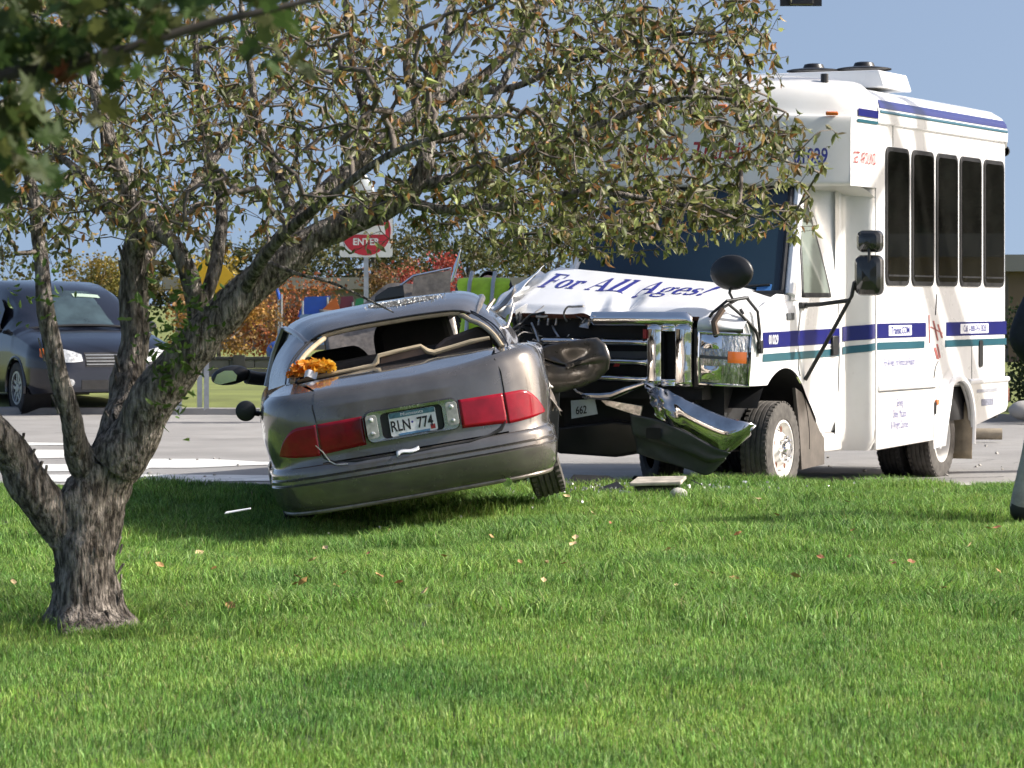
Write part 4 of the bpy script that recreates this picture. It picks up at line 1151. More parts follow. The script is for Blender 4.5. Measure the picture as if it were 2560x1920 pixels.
# wheels
wheel(BUS, (.89, 0, .372), .372, .225, .215, 1, 'rimwhite', 'steel_front', 'tyre_dusty')
wheel(BUS, (-.36, .78, .372), .372, .225, .215, 1, 'rimwhite', 'steel_front', 'tyre', rot=(0, 0, R(38)))
for s in (1, -1):
    wheel(BUS, (s * 1.00, 3.58, .335), .372, .215, .215, s, 'rimwhite', 'steel_dual', 'tyre_dusty')
    wheel(BUS, (s * .72, 3.58, .335), .372, .215, .215, s, 'rimwhite', 'steel_dual', 'tyre')
# grille: dark bay, chrome frame, bars
MB().box((-.10, -.55, 1.10), (1.5, .5, .66)).build("radiator_bay", MT['darkvoid'], BUS, smooth=0)
MB().box((0, -.35, .62), (1.5, .5, .5)).build("radiator_bay", MT['darkvoid'], BUS, smooth=0)
gf = MB()
def gframe(i, j):
    x = lerp(-.21, .615, i); z = lerp(1.335, 1.43, j)
    if i > .93: z = lerp(1.335, lerp(1.43, 1.36, ((i - .93) / .07) ** 2), j)
    return Vector((x, -.925 + .05 * (abs(x) / .6) ** 2 - .03 * math.sin(math.pi * j) + .006 * noise.noise(Vector((x * 9, z * 9, 0))), z))
gf.grid(gframe, 30, 8)
def gcol(x0, x1, z0, z1):
    gf.grid(lambda i, j: Vector((lerp(x0, x1, i), -.925 + .05 * (lerp(x0, x1, i) / .6) ** 2 - .016 * math.sin(math.pi * i) + .004 * noise.noise(Vector((i * 3, j * 4, x0 * 9))), lerp(z0, z1, j))), 8, 14)
gcol(.25, .36, .885, 1.335); gcol(.47, .60, .875, 1.335); gcol(.36, .47, .875, .925); gcol(.36, .47, 1.29, 1.335)
frame = gf.build("grille_frame", MT['chrome_bent'], BUS, smooth=60, solid=.012, off=1)
MB().box((.36, -.86, 1.1), (.02, .06, .4)).build("grille_slot_edge", MT['blackpl'], frame, smooth=0)
for (xa, xb, za, zb) in ((-.67, .245, 1.185, 1.172), (-.30, .245, 1.035, 1.022), (-.20, .245, .905, .890)):
    m = MB().grid(lambda i, j: Vector((lerp(xa, xb, i), -.905 - .035 * math.sin(math.pi * j) + .004 * math.sin(i * 19), lerp(za, zb, i) + .062 * j)), 16, 8)
    m.build("grille_bar", MT['chrome_bent'], BUS, smooth=60, solid=.03, off=-1)
for (x, z, w_, h_) in ((.0, 1.11, .44, .05),):
    MB().box((x, -.86, z), (w_, .02, h_)).build("grille_mesh", MT['greypl'], BUS, smooth=0)
MB().prism([(.225, 1.235), (.25, 1.235), (.25, 1.305), (.225, 1.305)], (0, -.945, 0), X, Z, Y, .02).build("red_grille_patch", MT['redtext'], BUS, smooth=0)
MB().prism([(-.03, 1.02), (.01, 1.02), (.05, 1.065), (.01, 1.065)], (0, -.93, 0), X, Z, Y, .02).build("red_grille_patch", MT['redtext'], BUS, smooth=0)  # red patch stands in for the red reflection in the chrome bar
for x in (-.70, -.62, -.55, -.27, -.18):
    MB().box((x, -.84, 1.36), (.012, .02, .055), Euler((0, .15, 0))).build("grille_clip", MT['torn'], BUS, smooth=0)
MB().box((-.45, -.83, 1.395), (.42, .03, .025), Euler((0, -.03, 0))).build("bonnet_latch_bar", MT['browntrim'], BUS, smooth=0)
MB().box((.635, -.83, 1.09), (.06, .08, .46)).build("headlamp_surround", MT['blackpl'], BUS, bevel=.01)
# headlamp
hl = MB()
def hlp(i, j, o=0.0):
    z = lerp(lerp(.895, .875, i), lerp(1.285, 1.265, i), j); x = lerp(.665, lerp(1.0, 1.02, sstep(0, .5, j)), i)
    return Vector((x, -.885 + .165 * i ** 2.6 + o - .02 * math.sin(math.pi * j), z))
hl.grid(hlp, 18, 14)
lamp = hl.build("headlamp", MT['lampbody'], BUS, smooth=60, solid=.04, bevel=.006)
MB().grid(lambda i, j: hlp(lerp(.62, .95, i), lerp(.44, .66, j), -.006), 8, 5).build("indicator_lens", MT['amber'], lamp, smooth=60)
for ia, ib, ja, jb in ((.06, .50, .70, .95), (.06, .50, .10, .36)):
    MB().grid(lambda i, j: hlp(lerp(ia, ib, i), lerp(ja, jb, j), -.005 - .01 * math.sin(math.pi * i) * math.sin(math.pi * j)), 10, 6).build("reflector_bowl", MT['chrome'], lamp, smooth=60)
MB().grid(lambda i, j: hlp(i, lerp(.50, .56, j), -.004), 12, 2).build("lamp_divider", MT['greypl'], lamp, smooth=60)
MB().tube([hlp(i / 8, 0, -.012) for i in range(9)] + [hlp(1, j / 8, -.012) for j in range(1, 9)] + [hlp(1 - i / 8, 1, -.012) for i in range(1, 9)] + [hlp(0, 1 - j / 8, -.012) for j in range(1, 9)], .010, 6).build("lamp_bezel", MT['chrome'], lamp)
# bent chrome bumper
up_e = [(.27, .905, 0), (.40, .872, 0), (.58, .795, 0), (.87, .675, 0), (1.10, .615, 0), (1.14, .59, 0)]
lo_e = [(.33, .80, 0), (.39, .63, 0), (.60, .545, 0), (.80, .445, 0), (.95, .395, 0), (1.10, .52, 0)]
def bump_pt(i, j):
    a = catmull(up_e, i * 5); c = catmull(lo_e, i * 5); p = c.lerp(a, j)
    cr = sstep(.45, .0, i)
    y = -1.00 + .10 * sstep(.7, 1.0, i) + .06 * sstep(.3, 0, i) - .07 * math.sin(math.pi * lerp(.1, .9, j))
    y += cr * .07 * math.sin(i * 30 + j * 5) + cr * .05 * noise.noise(Vector((i * 9, j * 6, 2)))
    return Vector((p.x, y, p.y + cr * .02 * noise.noise(Vector((i * 9, j * 6, 5)))))
bmp = MB().grid(bump_pt, 60, 20).build("front_bumper", MT['chrome_bumper'], BUS, smooth=60, solid=.006)
MB().tube([(-.28, -.93, .795), (-.12, -.95, .790), (-.02, -.96, .80), (.10, -.97, .845), (.28, -.99, .90)], [.022, .03, .03, .026, .014], 10).build("torn_bumper_end", MT['chrome_bumper'], bmp)
# plastic valance hanging below
vu = [(.15, .66, 0), (.28, .64, 0), (.39, .615, 0), (.60, .535, 0), (.80, .44, 0), (.97, .385, 0)]
vl = [(.16, .36, 0), (.30, .32, 0), (.45, .285, 0), (.60, .245, 0), (.745, .21, 0), (.86, .30, 0)]
def val(i, j):
    a = catmull(vu, i * 5); c = catmull(vl, i * 5); p = c.lerp(a, j)
    y = -.97 + .05 * (1 - j) - .05 * sstep(.42, .52, j) + .02 * noise.noise(Vector((i * 4, j * 3, 3)))
    return Vector((p.x, y, p.y))
vo = MB().grid(val, 40, 20).build("valance", MT['greypl'], BUS, smooth=40, solid=.008)
MB().prism(rounded_rect(.12, .085, .012, 3), (.35, -1.035, .52), X, Z, Y, .004).build("fog_lamp_hole", MT['darkvoid'], vo, smooth=0)
pl = MB().prism([(-.39, .755), (-.19, .77), (-.165, .655), (-.385, .615)], (0, -.92, 0), X, Z, Y, .004).build("front_plate", plate_m, BUS, smooth=0)
text_mesh("plate_lettering", "662", .085, MT['blacktext'], pl, (-.30, -.9235, .655), Vector((1, 0, .12)).normalized(), Z, xs=.75, bold=.001, depth=.002)
MB().prism([(-.16, .77), (.20, .72), (.18, .64), (-.10, .72)], (0, -.90, 0), X, Z, Y, .02).build("bent_bracket", MT['torn'], BUS, smooth=0, bevel=.003)
MB().prism([(-.57, .54), (-.09, .60), (.12, .58), (.14, .36), (-.08, .32), (-.57, .34)], (0, -.80, 0), X, Z, Y, .2).build("cross_member", MT['blackpl'], BUS, smooth=0, bevel=.02)
# cross-view mirror on the bonnet corner, with its bracket
mm = MB().lathe([(-.05, .002), (-.045, .07), (-.02, .125), (.0, .135), (.012, .13), (.012, .001)], 'y', (0, 0, 0), n=32)
mm.warp(lambda p: Vector((.86 + p.x * 1.3, -.72 + p.y, 1.735 + p.z)))
mro = mm.build("cross_view_mirror", MT['blackpl'], BUS, smooth=60)
for pts in ([(.86, -.73, 1.66), (.85, -.74, 1.58), (.87, -.72, 1.53), (.94, -.64, 1.545)], [(.66, -.80, 1.33), (.76, -.86, 1.43), (.86, -.82, 1.52), (.97, -.66, 1.545)],
            [(.80, -.88, 1.28), (.79, -.90, 1.38), (.84, -.84, 1.47), (.90, -.72, 1.53)], [(.86, -.80, 1.50), (.95, -.74, 1.41), (1.03, -.66, 1.30), (1.035, -.60, 1.20)],
            [(.96, -.66, 1.54), (1.03, -.62, 1.44), (1.04, -.60, 1.28), (1.03, -.60, 1.16)], [(.92, -.70, 1.46), (.97, -.68, 1.37), (1.03, -.62, 1.27)]):
    MB().tube(pts, .012, 8).build("mirror_bracket", MT['blackpl'], mro)
MB().tube([(.80, -.89, 1.27), (.79, -.905, 1.36), (.84, -.85, 1.46)], .026, 8).build("mirror_bracket", MT['browntrim'], mro)
MB().box((1.03, -.56, 1.17), (.03, .05, .10)).build("bracket_foot", MT['blackpl'], mro, bevel=.005)
# door mirrors on an arm
arm = MB()
arm.tube([(1.0, .40, 1.485), (1.16, .40, 1.495), (1.395, .40, 1.525), (1.415, .40, 1.56), (1.435, .40, 1.66), (1.50, .40, 1.70)], .017, 8)
arm.tube([(1.395, .40, 1.525), (1.20, .42, 1.20), (1.01, .45, .90)], .017, 8)
arm.tube([(1.56, .385, 1.66), (1.565, .38, 1.90), (1.56, .385, 1.95)], .012, 8)
armo = arm.build("mirror_arm", MT['blackpl'], BUS, smooth=60)
MB().box((1.01, .40, 1.485), (.04, .12, .05)).build("arm_foot", MT['blackpl'], armo, bevel=.008)
for (cx, cz, w_, h_) in ((1.553, 1.985, .205, .175), (1.545, 1.72, .225, .315)):
    sh = MB()
    rings_ = []
    for k, yy in ((1.0, .46), (1.0, .43), (.94, .40), (.72, .375), (.3, .36), (.02, .358)):
        rings_.append([Vector((p[0] * k + cx, yy, p[1] * k + cz)) for p in rounded_rect(w_, h_, .05, 6)])
    for P, Q in zip(rings_, rings_[1:]):
        v, f = ring_quads(P, Q); sh.add(v, f)
    so = sh.build("mirror_shell", mat("black_gloss_shell", (.022, .021, .019), .16, coat=.5), armo, smooth=50)
    MB().prism(rounded_rect(w_ * .92, h_ * .92, .045, 6), (cx, .455, cz), X, Z, Y, .004).build("mirror_glass", MT['mirrorglass'], so, smooth=0)

# hoses, wires and torn bits in the crushed corner
hr = random.Random(4)
for k in range(26):
    x0, z0 = hr.uniform(-1.05, -.35), hr.uniform(.95, 1.45)
    p0 = Vector((x0, -.80 + hr.uniform(-.08, .05), z0)); pts = [p0]
    d0 = Vector((hr.uniform(-1, 1), hr.uniform(-.6, .1), hr.uniform(-1, .6))).normalized()
    for q in range(5):
        d0 = (d0 + Vector((hr.uniform(-.6, .6), hr.uniform(-.35, .25), hr.uniform(-.7, .4)))).normalized(); pts.append(pts[-1] + d0 * hr.uniform(.04, .09))
    r_ = hr.choice((.004, .005, .009, .014))
    MB().tube([catmull(pts, t * .25) for t in range(21)], r_, 6).build("hose" if r_ > .006 else "wire", hr.choice((MT['blackpl'], MT['blackpl'], MT['greypl'], MT['torn'], MT['steel'])), BUS)
for k in range(16):
    c = Vector((hr.uniform(-1.1, -.3), -.86 + hr.uniform(-.1, .06), hr.uniform(1.0, 1.5)))
    q = Euler((hr.uniform(0, 6), hr.uniform(0, 6), hr.uniform(0, 6))).to_matrix(); s_ = hr.uniform(.03, .08)
    MB().prism([(-s_, -s_ * .5), (s_ * .2, -s_ * .8), (s_, .1 * s_), (s_ * .3, s_ * .5), (-s_ * .5, s_ * .8)], c, q @ X, q @ Y, q @ Z, .004).build("torn_scrap", hr.choice((MT['blackpl'], MT['torn'], MT['bronze_dirty'], MT['hoodwhite'])), BUS, smooth=0)

# ---------------------------------------------------------------- the crabapple tree in front
LIMBS = {
 'trunk': [ (-1.842, 13.55, 0.041, 0.175), (-1.834, 13.55, 0.110, 0.150), (-1.823, 13.55, 0.229, 0.132), (-1.815, 13.55, 0.348, 0.128), (-1.819, 13.55, 0.468, 0.135), (-1.809, 13.55, 0.587, 0.135), (-1.769, 13.55, 0.706, 0.130), (-1.723, 13.55, 0.805, 0.120) ],
 'left': [ (-1.848, 13.55, 0.428, 0.100), (-1.914, 13.52, 0.529, 0.098), (-1.995, 13.47, 0.641, 0.088), (-2.083, 13.40, 0.783, 0.082), (-2.154, 13.35, 0.894, 0.075), (-2.264, 13.25, 1.053, 0.065), (-2.381, 13.15, 1.288, 0.055), (-2.497, 13.15, 1.596, 0.040), (-2.574, 13.25, 1.985, 0.030) ],
 'small': [ (-1.796, 13.53, 0.727, 0.075), (-1.841, 13.45, 0.840, 0.056), (-1.869, 13.37, 0.991, 0.046), (-1.907, 13.31, 1.168, 0.042), (-1.940, 13.27, 1.364, 0.040), (-1.961, 13.25, 1.539, 0.036), (-1.984, 13.30, 1.714, 0.030), (-2.026, 13.35, 1.950, 0.025), (-2.101, 13.45, 2.229, 0.020), (-2.156, 13.55, 2.552, 0.015) ],
 'mid': [ (-1.703, 13.58, 0.823, 0.100), (-1.674, 13.63, 0.961, 0.088), (-1.653, 13.69, 1.119, 0.078), (-1.652, 13.75, 1.319, 0.068), (-1.654, 13.77, 1.520, 0.060), (-1.648, 13.75, 1.681, 0.056), (-1.618, 13.70, 1.821, 0.048), (-1.672, 13.65, 2.000, 0.035), (-1.742, 13.65, 2.200, 0.030), (-1.825, 13.75, 2.447, 0.024), (-1.899, 13.85, 2.778, 0.018) ],
 'midb': [ (-1.648, 13.75, 1.661, 0.040), (-1.592, 13.65, 1.790, 0.044), (-1.536, 13.60, 1.803, 0.040), (-1.461, 13.55, 1.758, 0.034), (-1.415, 13.53, 1.688, 0.036), (-1.386, 13.55, 1.599, 0.040), (-1.364, 13.57, 1.480, 0.045), (-1.354, 13.57, 1.361, 0.040) ],
 'midc': [ (-1.614, 13.70, 1.817, 0.030), (-1.725, 13.75, 1.863, 0.030), (-1.822, 13.80, 1.975, 0.025), (-1.899, 13.85, 2.068, 0.020), (-2.015, 13.95, 2.154, 0.015) ],
 'right': [ (-1.700, 13.52, 0.807, 0.115), (-1.607, 13.47, 0.947, 0.105), (-1.507, 13.43, 1.106, 0.098), (-1.402, 13.40, 1.245, 0.092), (-1.285, 13.37, 1.382, 0.085), (-1.146, 13.35, 1.520, 0.080), (-0.990, 13.35, 1.653, 0.072), (-0.833, 13.35, 1.764, 0.062), (-0.677, 13.35, 1.833, 0.055), (-0.520, 13.33, 1.895, 0.048), (-0.401, 13.30, 1.983, 0.042), (-0.362, 13.30, 2.085, 0.036), (-0.352, 13.35, 2.204, 0.030), (-0.336, 13.40, 2.344, 0.024), (-0.288, 13.45, 2.544, 0.020), (-0.260, 13.55, 2.790, 0.016) ],
 'rightb': [ (-1.128, 13.37, 1.535, 0.050), (-1.046, 13.45, 1.677, 0.045), (-0.925, 13.55, 1.838, 0.042), (-0.801, 13.63, 1.979, 0.040), (-0.674, 13.70, 2.102, 0.038), (-0.556, 13.75, 2.205, 0.034), (-0.417, 13.80, 2.319, 0.030), (-0.246, 13.85, 2.413, 0.026), (-0.094, 13.90, 2.518, 0.022), (0.029, 13.95, 2.655, 0.018), (0.142, 14.00, 2.813, 0.014) ],
 'rightc': [ (-0.372, 13.30, 1.991, 0.030), (-0.254, 13.25, 2.014, 0.024), (-0.089, 13.20, 2.061, 0.022), (0.066, 13.15, 2.117, 0.020), (0.238, 13.10, 2.181, 0.017), (0.428, 13.05, 2.255, 0.014), (0.600, 13.05, 2.318, 0.012), (0.750, 13.00, 2.338, 0.010), (0.918, 12.95, 2.325, 0.007) ],
 'rightd': [ (-0.461, 13.32, 1.929, 0.026), (-0.303, 13.25, 1.884, 0.022), (-0.128, 13.20, 1.887, 0.020), (0.066, 13.15, 1.908, 0.017), (0.257, 13.10, 1.951, 0.014), (0.447, 13.05, 1.940, 0.012), (0.658, 13.05, 1.902, 0.010), (0.865, 13.00, 1.871, 0.008), (1.032, 12.95, 1.842, 0.006) ],
 'righte': [ (-0.352, 13.35, 2.185, 0.024), (-0.209, 13.45, 2.209, 0.020), (-0.091, 13.55, 2.334, 0.018), (-0.002, 13.60, 2.516, 0.015), (0.088, 13.65, 2.720, 0.012), (0.148, 13.65, 2.920, 0.010) ],
 'rightf': [ (-0.246, 13.85, 2.413, 0.018), (-0.012, 13.75, 2.427, 0.016), (0.188, 13.65, 2.500, 0.014), (0.385, 13.55, 2.572, 0.012), (0.619, 13.45, 2.623, 0.010), (0.829, 13.35, 2.635, 0.007) ],
 'up1': [ (-0.674, 13.70, 2.102, 0.026), (-0.637, 13.75, 2.286, 0.022), (-0.679, 13.80, 2.471, 0.018), (-0.722, 13.85, 2.697, 0.014), (-0.733, 13.85, 2.941, 0.011) ],
 'up2': [ (-0.406, 13.80, 2.319, 0.022), (-0.459, 13.85, 2.515, 0.018), (-0.448, 13.85, 2.697, 0.015), (-0.481, 13.90, 2.946, 0.012) ],
 'up3': [ (-0.925, 13.55, 1.838, 0.030), (-1.012, 13.65, 2.040, 0.025), (-1.100, 13.75, 2.266, 0.020), (-1.144, 13.80, 2.511, 0.016), (-1.189, 13.85, 2.799, 0.013) ],
 'up4': [ (-1.364, 13.57, 1.420, 0.035), (-1.272, 13.65, 1.680, 0.030), (-1.261, 13.75, 1.903, 0.026), (-1.331, 13.85, 2.149, 0.022), (-1.372, 13.85, 2.413, 0.017), (-1.392, 13.85, 2.697, 0.012) ],
 'back1': [ (-1.648, 13.75, 1.601, 0.035), (-1.556, 14.05, 1.809, 0.028), (-1.442, 14.35, 2.026, 0.022), (-1.292, 14.55, 2.246, 0.017), (-1.094, 14.75, 2.473, 0.012) ],
 'back2': [ (-0.833, 13.35, 1.764, 0.028), (-0.657, 13.75, 1.923, 0.022), (-0.424, 14.05, 2.015, 0.018), (-0.118, 14.35, 2.068, 0.014), (0.200, 14.55, 2.182, 0.010) ],
 'front1': [ (-1.146, 13.35, 1.520, 0.030), (-0.960, 12.95, 1.747, 0.024), (-0.715, 12.65, 1.926, 0.018), (-0.467, 12.45, 2.084, 0.014), (-0.190, 12.25, 2.164, 0.010) ],
 'twigA': [ (-1.060, 13.25, 1.675, 0.012), (-0.894, 13.10, 1.615, 0.008), (-0.738, 13.05, 1.573, 0.006), (-0.583, 13.00, 1.500, 0.005), (-0.486, 12.95, 1.453, 0.003) ],
}

LOWB = [(-2.99, 1.857), (-2.394, 1.798), (-2.196, 1.679), (-2.077, 1.52), (-1.938, 1.679), (-1.699, 1.679), (-1.362, 1.56), (-1.243, 1.679), (-1.084, 1.708), (-0.806, 1.679), (-0.608, 1.679), (-0.409, 1.728), (-0.21, 1.708), (-0.052, 1.619), (0.147, 1.649), (0.385, 1.669), (0.623, 1.679), (0.743, 1.728), (0.901, 1.758), (1.06, 1.758), (1.179, 1.718), (1.249, 1.798)]
RIGHTB = [(1.179, 1.718), (1.259, 1.857), (1.159, 1.957), (1.219, 2.036), (1.308, 2.175), (1.179, 2.314), (1.06, 2.433), (1.1, 2.671), (1.159, 2.83), (0.981, 3.088)]
bark = mat("rough_bark", (.45, .395, .345), .92, col2=(.075, .064, .055), vscale=9, detail=8, bump=1.0, bscale=16, stretch=(5, 5, 1.3))
bark.node_tree.nodes["Principled BSDF"].inputs["Specular IOR Level"].default_value = .2
for nd in bark.node_tree.nodes:
    if nd.type == 'BUMP': nd.inputs["Distance"].default_value = .06
    if nd.type == 'VALTORGB': nd.color_ramp.elements[0].position = .40; nd.color_ramp.elements[1].position = .62
twigm = mat("twig_bark", (.14, .115, .095), .8, vary=.35, vscale=8)
TREE = thing("crabapple_tree", "gnarled multi-stemmed tree with thinning olive and brown leaves on the lawn", "tree", (-1.83, 13.55, .09))
TO = Vector(TREE.location)
tr_ = random.Random(11)
nodes = []                      # (position, radius)
def limb_mesh(pts, name):
    pts = [Vector(p) for p in [(a, b, c) for a, b, c, r in pts]]; return pts
for key, L in LIMBS.items():
    P = [Vector((a, b, c)) for a, b, c, r in L]; RR = [r for a, b, c, r in L]
    n = (len(P) - 1) * 6
    big = RR[0] > .05
    sides = 26 if big else 10
    path = []; rad = []
    for k in range(n + 1):
        t = k / n * (len(P) - 1)
        q = catmull(P, t); i = min(int(t), len(P) - 2); r = lerp(RR[i], RR[i + 1], t - i)
        q = q + Vector((noise.noise(q * 5), noise.noise(q * 5 + Vector((3, 3, 3))), 0)) * r * .35
        path.append(q - TO); rad.append(r * (1 + .10 * noise.noise(q * 9)))
        if k % 2 == 0 and r < .075: nodes.append((q.copy(), r))
    m = MB().tube(path, rad, sides)
    if big:
        mid = path
        def rough(p):
            j = min(range(len(mid)), key=lambda a: (mid[a] - p).length_squared)
            d = p - mid[j]
            w = Vector((p.x * 14, p.y * 14, p.z * 4))
            k = 1 + .13 * noise.noise(w) + .12 * (abs(noise.noise(w * 1.9)) - .25) + .05 * noise.noise(p * 45)
            if key == 'trunk': k *= 1 + .10 * math.sin(math.atan2(d.y, d.x) * 3 + p.z * 2) + .42 * sstep(.14, -.02, p.z) * (.6 + .6 * abs(math.sin(math.atan2(d.y, d.x) * 2.5)))
            return mid[j] + d * k
        m.warp(rough)
    m.build("trunk" if key == 'trunk' else "limb", bark, TREE, smooth=60)
# stubs and bark flakes on the trunk
fl = MB()
for k in range(150):
    key = tr_.choice(['trunk', 'mid', 'right', 'left', 'small', 'trunk', 'mid', 'right']); L = LIMBS[key]
    i = tr_.randrange(len(L) - 3); a, b_ = L[i], L[i + 1]; t = tr_.random()
    c = Vector([lerp(a[q], b_[q], t) for q in range(3)]) - TO; r = lerp(a[3], b_[3], t)
    ang = tr_.uniform(0, 6.28); d = Vector((math.cos(ang), math.sin(ang), 0))
    if d.y > .3: continue
    c = c + d * r * 1.0; up_ = Vector((tr_.uniform(-.3, .3), 0, 1)).normalized(); sd = d.cross(up_)
    h_ = tr_.uniform(.02, .06); w_ = tr_.uniform(.006, .014)
    fl.add([c - sd * w_ - up_ * h_, c + sd * w_ - up_ * h_, c + sd * w_ * .8 + up_ * h_ + d * .012, c - sd * w_ * .6 + up_ * h_ + d * .016], [(0, 1, 2, 3)])
o = fl.build("bark_flakes", bark, TREE, smooth=0, solid=.006); tag(o, kind='stuff')
# crown: attractor points joined greedily to the nearest wood
def zlow(x): return interp([(a, b) for a, b in LOWB], x)
def xright(z):
    return interp(sorted([(b, a) for a, b in RIGHTB]), z)
att = []
while len(att) < 5000:
    x = tr_.uniform(-3.9, 1.32); z = tr_.uniform(1.5, 3.35); y = tr_.uniform(12.0, 15.2)
    dx = (x + 1.2) / 2.75; dy = (y - 13.6) / 1.65
    if dx * dx * .9 + dy * dy > 1.05: continue
    if z < zlow(x) + .05 * noise.noise(Vector((x * 4, y * 2, 0))) + .10 * abs(dy): continue
    if x > xright(z) - .22 * abs(dy) + .06 * noise.noise(Vector((z * 5, y * 2, 0))): continue
    if z > 3.35 - .5 * dx * dx - .3 * dy * dy: continue
    if z > 2.85 and tr_.random() < .55: continue
    if x < -2.4 and tr_.random() < .5: continue
    dens = noise.noise(Vector((x * 1.9, y * 1.6, z * 2.3 + 5)))
    if dens < -.10 and tr_.random() < .8: continue
    if z < zlow(x) + .16 and x < -.35 and tr_.random() < .45: continue
    att.append(Vector((x, y, z)))
k = 0
while k < 620:
    x = tr_.uniform(.15, 1.36); z = tr_.uniform(1.70, 2.75); y = tr_.uniform(12.6, 14.4)
    if x > xright(z) + .05 + .05 * noise.noise(Vector((z * 5, y * 2, 0))) or z < zlow(x) - .02: continue
    att.append(Vector((x, y, z))); k += 1
pos = [n[0] for n in nodes]; par = [-1] * len(pos); nbase = len(pos)
def make_kd():
    kd_ = KDTree(len(pos))
    for i, p in enumerate(pos): kd_.insert(p, i)
    kd_.balance(); return kd_
kd = make_kd()
att.sort(key=lambda a: kd.find(a)[2])
tips = []; added = 0
for a in att:
    if added > 120: kd = make_kd(); added = 0
    co, idx, dist = kd.find(a)
    if dist > 1.1: continue
    n = max(2, int(dist / .055)); start = pos[idx]; prev = idx
    side = Vector((tr_.uniform(-1, 1), tr_.uniform(-1, 1), tr_.uniform(-.2, 1))) * dist * .22
    for k in range(1, n + 1):
        t = k / n
        q = start.lerp(a, t) + side * math.sin(math.pi * t) + Vector((tr_.uniform(-1, 1), tr_.uniform(-1, 1), tr_.uniform(-1, 1))) * .008
        pos.append(q); par.append(prev); prev = len(pos) - 1; added += 1
    tips.append(prev)
cnt = [0] * len(pos)
for i in tips:
    j = i
    while j >= nbase: cnt[j] += 1; j = par[j]
kids = {}
for i in range(nbase, len(pos)): kids.setdefault(par[i], []).append(i)
tw = MB()
def walk(i0, start):
    chain = [start, i0]; cur = i0; more = []
    while cur in kids:
        ks = sorted(kids[cur], key=lambda q: -cnt[q]); more += [(q, cur) for q in ks[1:]]
        cur = ks[0]; chain.append(cur)
    rs = [min(.014, .0014 * max(1, cnt[max(c, nbase)] if c >= nbase else cnt[i0]) ** .5) for c in chain]
    rs[0] = rs[1] if len(rs) > 1 else rs[0]
    tw.tube([pos[c] - TO for c in chain], rs, 4, caps=False)
    return more
stack = [(q, p) for p in list(kids) if p < nbase for q in kids[p]]
while stack:
    q, p = stack.pop(); stack += walk(q, p)
o = tw.build("twigs", twigm, TREE, smooth=180, normals=False); tag(o, kind='stuff')
LEAF = [(0, 0, 0), (-.30, .28, .10), (0, .30, 0), (.30, .28, .10), (-.34, .62, .06), (0, .62, -.06), (.34, .62, .06), (0, 1.05, -.22)]
LEAFF = [(0, 3, 2), (0, 2, 1), (1, 2, 5, 4), (2, 3, 6, 5), (4, 5, 7), (5, 6, 7)]
PAL = [((.13, .15, .05), 34), ((.20, .235, .075), 24), ((.36, .40, .14), 14), ((.19, .145, .07), 12), ((.38, .19, .07), 10), ((.28, .27, .17), 12), ((.44, .29, .10), 4)]
PALX = [c for c, w in PAL for _ in range(w)]
lv = []; lf_ = []; lc = []
def put_leaf(p, d, s, col):
    d = d.normalized(); a = d.orthogonal().normalized()
    a = Matrix.Rotation(tr_.uniform(0, 6.28), 3, d) @ a; b_ = d.cross(a)
    curl = tr_.uniform(-.4, 1.5); o_ = len(lv)
    for (x, y, z) in LEAF:
        lv.append(tuple(p + a * x * s * .58 + d * y * s + b_ * (z * curl * s * 1.4)))
    for f in LEAFF: lf_.append(tuple(i + o_ for i in f))
    lc.extend([col] * 8)
for i in tips:
    j = i; nl = tr_.choice((2, 4, 5, 6, 7, 8) if pos[i].x > -.5 else (1, 2, 3, 4, 5, 6, 7)); hue = tr_.random()
    for k in range(nl):
        p = pos[j]
        if tr_.random() < .6 and par[j] >= nbase: j = par[j]
        d = Vector((tr_.uniform(-1, 1), tr_.uniform(-1, 1), tr_.uniform(-2.2, .4)))
        c = Vector(tr_.choice(PALX)) * tr_.uniform(.7, 1.3)
        if p.z < 2.05 and p.x > -.2 and tr_.random() < .4: c = Vector((.21, .22, .07)) * tr_.uniform(.7, 1.4)
        put_leaf(p - TO, d, tr_.uniform(.026, .056), tuple(c))
# sprouts low on the limbs
for (cx, cy, cz, r_, n_) in ((-1.42, 13.32, 1.20, .12, 60), (-1.46, 13.28, 1.38, .13, 70), (-1.36, 13.3, 1.50, .12, 50), (-1.98, 13.15, 1.50, .12, 34), (-1.45, 13.4, 1.05, .10, 18)):
    for k in range(n_):
        p = Vector((cx + tr_.gauss(0, r_ * .5), cy - abs(tr_.gauss(0, .05)), cz + tr_.gauss(0, r_ * .7)))
        put_leaf(p - TO, Vector((tr_.uniform(-1, 1), tr_.uniform(-1, .2), tr_.uniform(-.4, 1))), tr_.uniform(.03, .055), tuple(Vector((.10, .17, .035)) * tr_.uniform(.6, 1.5)))
me = bpy.data.meshes.new("crown_leaves"); me.from_pydata(lv, [], lf_); colour_faces(me, lc)
me.materials.append(leaf_mat("crabapple_leaf", .45, .38))
o = bpy.data.objects.new("crown", me); link(o); o.parent = TREE; tag(o, kind='stuff')

